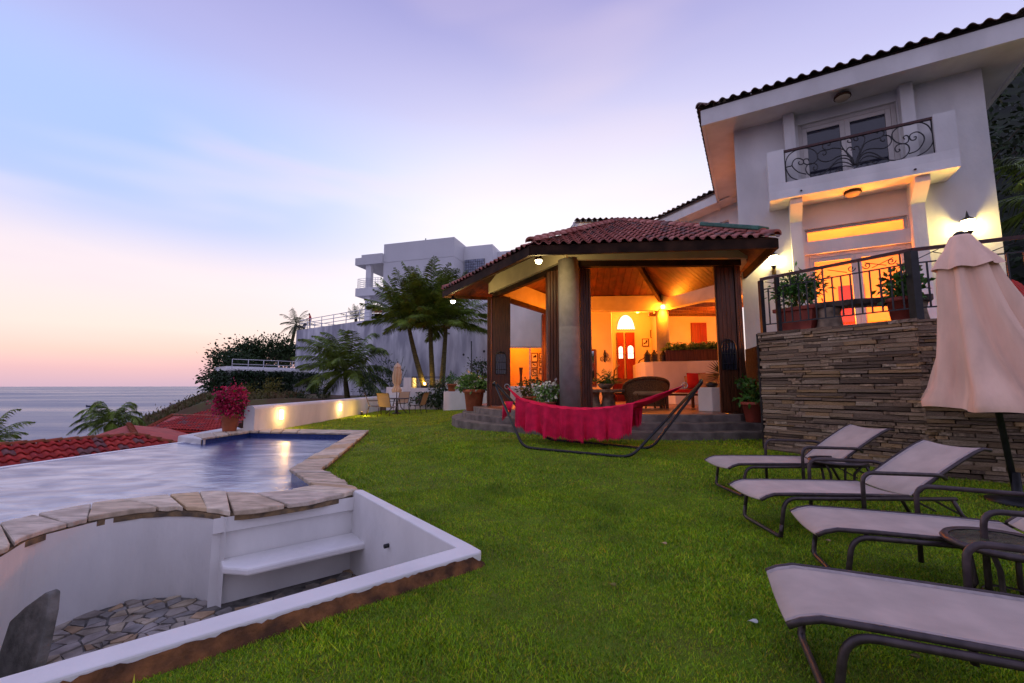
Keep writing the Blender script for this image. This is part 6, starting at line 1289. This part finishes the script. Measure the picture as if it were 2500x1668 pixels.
# ---- terrace things
random.seed(61); np.random.seed(61)
c = (SW0.lerp(SW1, .24))-nA*.42; t = thing('planter_box', 'red rectangular planter with leafy shrub behind the terrace railing', 'planter', (c.x, c.y, TOPZ-.035)); mb = MB(lambda x, y, z: (c.x+dA.x*x+nA.x*y, c.y+dA.y*x+nA.y*y, TOPZ-.035+z))
mb.add([(x*s, y*s, z) for z, s in ((0, .78), (.40, 1.0)) for x, y in ((-.30, -.2), (.30, -.2), (.30, .2), (-.30, .2))]+[(x, y, z) for z in (.401, .47) for x, y in ((-.34, -.24), (.34, -.24), (.34, .24), (-.34, .24))], [(3, 2, 1, 0)]+[(i, (i+1) % 4, 4+(i+1) % 4, 4+i) for i in range(4)]+[(8+i, 8+(i+1) % 4, 12+(i+1) % 4, 12+i) for i in range(4)]+[(12, 13, 14, 15), (11, 10, 9, 8)]); mb.build('trough', terra2, t, .012)
mb = MB(); cloud(mb, (c.x, c.y, TOPZ+.78), (.40, .38, .32), 1000, .11, .5, .2, .35, 60)
for i in range(12): a = i*.55; mb.tube([(c.x, c.y, TOPZ+.4), (c.x+math.cos(a)*.3, c.y+math.sin(a)*.3, TOPZ+.85)], .008, 4, cap=False)
mb.build('foliage', leafm, t)
c2 = (SW0.lerp(SW1, .90))-nA*.40; potplant('flower_pot', 'red pot of leafy shrub at the terrace railing corner post', (c2.x, c2.y, TOPZ-.034), .2, .40, .26, .42, 520, .10, leafm, terra2, clump=40)
b0 = hpx(2072, 758, 2.0); c = (SW0.lerp(SW1, .66))-nA*.75; t = thing('stone_bench', 'thick rough stone slab bench on the terrace', 'bench', (c.x, c.y, TOPZ-.035)); bdv = (HE*.9).normalized(); dark = mat('dark_rock', (.13, .095, .075), .9, .35, 5, .7, 14)
mb = MB(lambda x, y, z: (c.x+bdv.x*x+HN.x*y, c.y+bdv.y*x+HN.y*y, TOPZ-.035+z)); n = 14; o1 = [(.85*math.cos(a)*(1+.05*math.sin(3*a)), .24*math.sin(a)*(1+.1*math.cos(4*a))) for a in [2*math.pi*i/n for i in range(n)]]; o1 = [(max(-.78, min(.78, x*1.15)), max(-.2, min(.2, y*1.2))) for x, y in o1]
mb.add([(x, y, z+.012*math.sin(i*2)) for z in (.40, .50) for i, (x, y) in enumerate(o1)], [tuple(range(n-1, -1, -1)), tuple(range(n, 2*n))]+[(i, (i+1) % n, n+(i+1) % n, n+i) for i in range(n)]); mb.build('slab', dark, t, .015)
for x in (-.55, .55): mb = MB(lambda q, y, z: (c.x+bdv.x*(x+q)+HN.x*y, c.y+bdv.y*(x+q)+HN.y*y, TOPZ-.035+z)); mb.lathe([(0, 0), (.2, 0), (.19, .1), (.16, .3), (.19, .399), (0, .399)], (0, 0, 0), 12, lambda a, z: 1+.08*math.sin(3*a+z*6)); mb.build('pedestal', stm, t)
def adir(p, yaw, lb, s=1):
    t = thing('garden_chair', lb, 'chair', p, yaw); t.scale = (s,)*3
    for i in range(5): x = -.24+.12*i; mb = MB(); mb.add([(x-.055, -.02, .34), (x+.055, -.02, .34), (x*1.25+.06, .34, 1.02-.5*x*x), (x*1.25-.06, .34, 1.02-.5*x*x), (x-.055, .005, .34), (x+.055, .005, .34), (x*1.25+.06, .365, 1.02-.5*x*x), (x*1.25-.06, .365, 1.02-.5*x*x)], [(0, 1, 2, 3), (7, 6, 5, 4), (0, 4, 5, 1), (2, 6, 7, 3), (1, 5, 6, 2), (0, 3, 7, 4)]); mb.build('back_slat', red_paint, t, world=False)
    for i in range(5): mb = MB(); y = -.5+.1*i; mb.box(-.28, .28, y, y+.085, .38-.02*i, .40-.02*i); mb.build('seat_slat', red_paint, t, world=False)
    for s_ in (-1, 1): mb = MB(); mb.box(s_*.33-.06, s_*.33+.06, -.55, .12, .56, .585); mb.build('armrest', red_paint, t, world=False); mb = MB(); mb.box(s_*.33-.03, s_*.33+.03, -.5, -.42, 0, .559); mb.build('leg', red_paint, t, world=False); mb = MB(); mb.bar((s_*.3, -.5, .36), (s_*.3, .45, .05), .03, .1); mb.build('side_rail', red_paint, t, world=False)
red_paint = mat('red_paint', (.50, .018, .012), .45, .06, 5)
p = HH(2.30, 1.35, TOPZ-.034); adir(p, R(25), 'red slatted garden chair at the far end of the terrace')
p = HH(1.05, 1.1, TOPZ-.034); t = thing('low_red_stool', 'small red stool beside the stone bench on the terrace', 'stool', p); MB().box(p.x-.2, p.x+.2, p.y-.18, p.y+.18, p.z+.2, p.z+.28).build('seat', red_paint, t)
for a in (-.16, .16):
    for b in (-.14, .14): MB().box(p.x+a-.02, p.x+a+.02, p.y+b-.02, p.y+b+.02, p.z, p.z+.199).build('leg', red_paint, t)
# ================================================================ LOUNGERS
hemm = mat('sling_hem', (.40, .34, .32), .85, .08, 30)
def make_lounger():
    t = thing('sun_lounger', '', 'sun lounger'); w = .265; X0, XH = 0, 1.26
    P = [(-.02, .325), (.03, .352), (.10, .372), (.3, .374), (.9, .368), (XH-.03, .36)]
    def sling(nm, P, th=.012):
        mb = MB(); k = len(P); m_ = 6; vs = []
        for x, z in P:
            for j in range(m_+1): y = -w+2*w*j/m_; vs.append((x, y, z-.02*(1-(y/w)**2)))
        o = len(vs); vs += [(x, y, z-th) for x, y, z in vs]; fs = [(i*(m_+1)+j, (i+1)*(m_+1)+j, (i+1)*(m_+1)+j+1, i*(m_+1)+j+1) for i in range(k-1) for j in range(m_)]
        fs += [tuple(o+v for v in f[::-1]) for f in fs]; b = (k-1)*(m_+1)
        fs += [(j, j+1, o+j+1, o+j) for j in range(m_)]+[(b+j+1, b+j, o+b+j, o+b+j+1) for j in range(m_)]
        mb.add(vs, fs, True); o_ = mb.build(nm, fabric, t, world=False)
        for s_ in (-1, 1):
            mb = MB(); mb.add([(x, s_*(w-q_), z+.0015-.02*(1-((w-q_)/w)**2)) for x, z in P for q_ in (.004, .032)], [(2*i, 2*i+1, 2*i+3, 2*i+2) for i in range(k-1)], True); mb.build('hem', hemm, o_, world=False)
        return o_
    sling('seat_sling', P); B = [(XH+.01, .362)]; L_ = .78; a = R(32)
    for f in (.2, .45, .7, .85): B.append((XH+L_*f*math.cos(a)-.0, .362+L_*f*math.sin(a)+.02*math.sin(f*3)))
    B += [(XH+L_*.95*math.cos(a)+.01, .362+L_*.89*math.sin(a)+.028), (XH+L_*1.06*math.cos(a), .362+L_*.9*math.sin(a)+.012)]; sling('back_sling', B)
    for s in (-1, 1):
        y = s*(w+.014); mb = MB(); mb.tube([(x, y, z-.008) for x, z in P], .015, 8); mb.build('sling_rail', bronze, t, world=False)
        mb = MB(); mb.tube([(x, y, z-.008) for x, z in B], .015, 8); mb.build('back_rail', bronze, t, world=False)
        y2 = s*(w+.03); mb = MB(); mb.tube(rounded([(.12, y2, .02), (.17, y2, .335), (XH+.35, y2, .335)], .10, 6), .017, 8); mb.build('side_frame', bronze, t, world=False)
        y3 = s*(w+.07); mb = MB(); mb.tube(rounded([(.80, y3, .02), (.81, y3, .56), (1.46, y3, .54), (1.55, s*(w+.02), .50)], .09, 6), .017, 8); mb.build('armrest', bronze, t, world=False)
        mb = MB(); mb.tube([(XH+.32, y2, .33), (XH+.48, y2, .02)], .016, 8); mb.build('rear_leg', bronze, t, world=False)
    mb = MB(); mb.tube(rounded([(.135, -w-.03, .12), (.12, -w-.03, .018), (.12, w+.03, .018), (.135, w+.03, .12)], .06, 5), .017, 8); mb.build('foot_loop', bronze, t, world=False)
    mb = MB(); mb.tube([(XH+.48, -w-.03, .018), (XH+.48, w+.03, .018)], .014, 8); mb.build('rear_bar', bronze, t, world=False)
    for yy in (-.2, .2): mb = MB(); mb.bar((XH+.25, yy, .30), (XH+.62, yy, .10), .03, .012); mb.build('recline_bracket', bronze, t, world=False)
    mb = MB(); mb.tube([(.81, -w-.07, .33), (.81, w+.07, .33)], .012, 6); mb.build('crossbar', bronze, t, world=False); return t
lg = make_lounger()
for i, (x, y, a, lb) in enumerate(((2.47, 5.25, 2, 'mesh sun lounger nearest the pavilion steps, back raised'), (2.16, 4.06, -1, 'mesh sun lounger second from the steps, back raised'), (2.10, 3.17, -18, 'mesh sun lounger third from the steps, beside the glass side table'), (1.25, 2.10, -23, 'mesh sun lounger closest to the viewer, cut by the picture edge'))):
    d = V2((math.cos(R(a)), math.sin(R(a)))); o = lg if i == 0 else dup(lg); p = V2((x, y)); o.location = (p.x, p.y, LZ(p.x, p.y)+(.012 if i else .02)); o.rotation_euler = (0, 0, R(a)); o['label'] = lb; o['group'] = 'sun loungers on the lawn'
def side_table(c, lb, r, h, glassm, z):
    t = thing('side_table', lb, 'side table', (c[0], c[1], z)); cc = (c[0], c[1], z); MB().lathe([(r*.9, h-.03), (r, h-.03), (r+.015, h-.012), (r, h+.008), (r*.9, h)], cc, 32).build('rim', bronze, t); MB().lathe([(0, h-.004), (r*.905, h-.004)], cc, 32).build('glass_top', glassm, t)
    for k in range(4):
        a = .5+k*math.pi/2; d = Vector((math.cos(a), math.sin(a), 0)); q = Vector(cc); MB().tube([q+d*r*.85, q+d*r*.55+Vector((0, 0, h*.35)), q+d*r*.6+Vector((0, 0, h*.7)), q+d*r*.88+Vector((0, 0, h-.03))], .014, 6).build('leg', bronze, t)
    MB().lathe([(r*.45, h*.3), (r*.47, h*.31), (r*.45, h*.33)], cc, 20).build('ring', bronze, t)
glt = mat('rippled_glass', (.06, .07, .035), .12, .4, 18, .5, 60, spec=.8); side_table((3.72, 5.0), 'dark round side table between the two farther loungers', .27, .43, glassd, .03); side_table((2.80, 2.52), 'round side table with rippled glass top between the nearest loungers', .26, .41, glt, .01)
# ================================================================ BIG FURLED UMBRELLA
ub = Vector((5.58, 4.86, 0)); ut = Vector((5.41, 5.0, 3.15)); W_ = Vector
t = closed_umbrella('patio_umbrella', 'tall furled dusty pink umbrella leaning behind the loungers', ub, ut, 0, 1,
    [(.335, .74, .16, W_((.24, .0, -.02))), (.35, .73, .18, W_((.23, 0, 0))), (.40, .63, .19, W_((.21, 0, 0))), (.45, .55, .21, W_((.17, 0, 0))), (.55, .41, .23, W_((.09, 0, 0))), (.68, .295, .22, W_((.03, 0, 0))), (.8, .23, .22), (.9, .19, .16)],
    [(.855, .275, .12, W_((0, 0, 0))), (.89, .235, .08), (.93, .165, .05), (.975, .105, .03), (.985, .09, 0), (.987, .01, 0)], umbm, 7, pole=.03)
t_ = Vector(ub); MB().lathe([(0, 0), (.26, 0), (.26, .05), (.1, .09), (.045, .12), (.04, .35), (0, .35)], t_, 18).build('base', blackm, t)
# ================================================================ DARK WOODED SLOPE BEYOND THE HOUSE
random.seed(91); np.random.seed(91)
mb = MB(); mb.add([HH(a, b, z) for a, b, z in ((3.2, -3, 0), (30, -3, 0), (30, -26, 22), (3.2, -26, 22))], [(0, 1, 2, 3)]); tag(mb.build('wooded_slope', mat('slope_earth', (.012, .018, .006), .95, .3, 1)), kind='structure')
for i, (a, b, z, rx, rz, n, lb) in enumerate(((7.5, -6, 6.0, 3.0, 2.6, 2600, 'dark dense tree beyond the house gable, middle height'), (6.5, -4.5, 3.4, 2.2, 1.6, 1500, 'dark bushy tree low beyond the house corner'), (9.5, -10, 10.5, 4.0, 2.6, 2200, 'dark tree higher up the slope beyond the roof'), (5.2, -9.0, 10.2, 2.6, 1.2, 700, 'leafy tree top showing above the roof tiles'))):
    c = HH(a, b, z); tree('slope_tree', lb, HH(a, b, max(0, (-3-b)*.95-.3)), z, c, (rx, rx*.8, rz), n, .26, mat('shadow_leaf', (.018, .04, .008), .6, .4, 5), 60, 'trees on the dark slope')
palm('palm behind the red garden chair at the picture edge', HH(3.75, -.6, 1.6), HH(3.85, -.6, 5.2), 2.0, 18, (0, 0, 0), .17, seed=33, elmin=-.3, nuts=False)
mb = MB(HH); mb.box(2.9, 9, -1.6, -1.4, 1.6, 3.5); tag(mb.build('boundary_wall', cream), 'low cream wall behind the red garden chair', 'wall')
# fallen leaves on the lawn
random.seed(99)
for i, (px_, py_, m) in enumerate(((2232, 1617, yellowg), (1494, 1438, yellowg), (1838, 1530, whitefl), (2020, 1328, tan_f), (1620, 1335, tan_f))):
    p = G(px_, py_)+Vector((0, 0, .03)); mb = MB(); q = [Vector((math.cos(k)*.03, math.sin(k)*.014, .006*math.sin(k*2))) for k in [2*math.pi*j/10 for j in range(10)]]; mb.add([p+v for v in q]+[p+v+Vector((0, 0, -.002)) for v in q], [tuple(range(10)), tuple(range(19, 9, -1))]); tag(mb.build('fallen_leaf', m), ['yellow fallen leaf on the grass before the nearest lounger', 'small yellow leaf on the open middle of the lawn', 'pale fallen petal on the lawn beside the nearest lounger foot', 'tan fallen leaf on the grass under the third lounger', 'tan fallen leaf on the lawn right of the middle'][i], 'leaf')
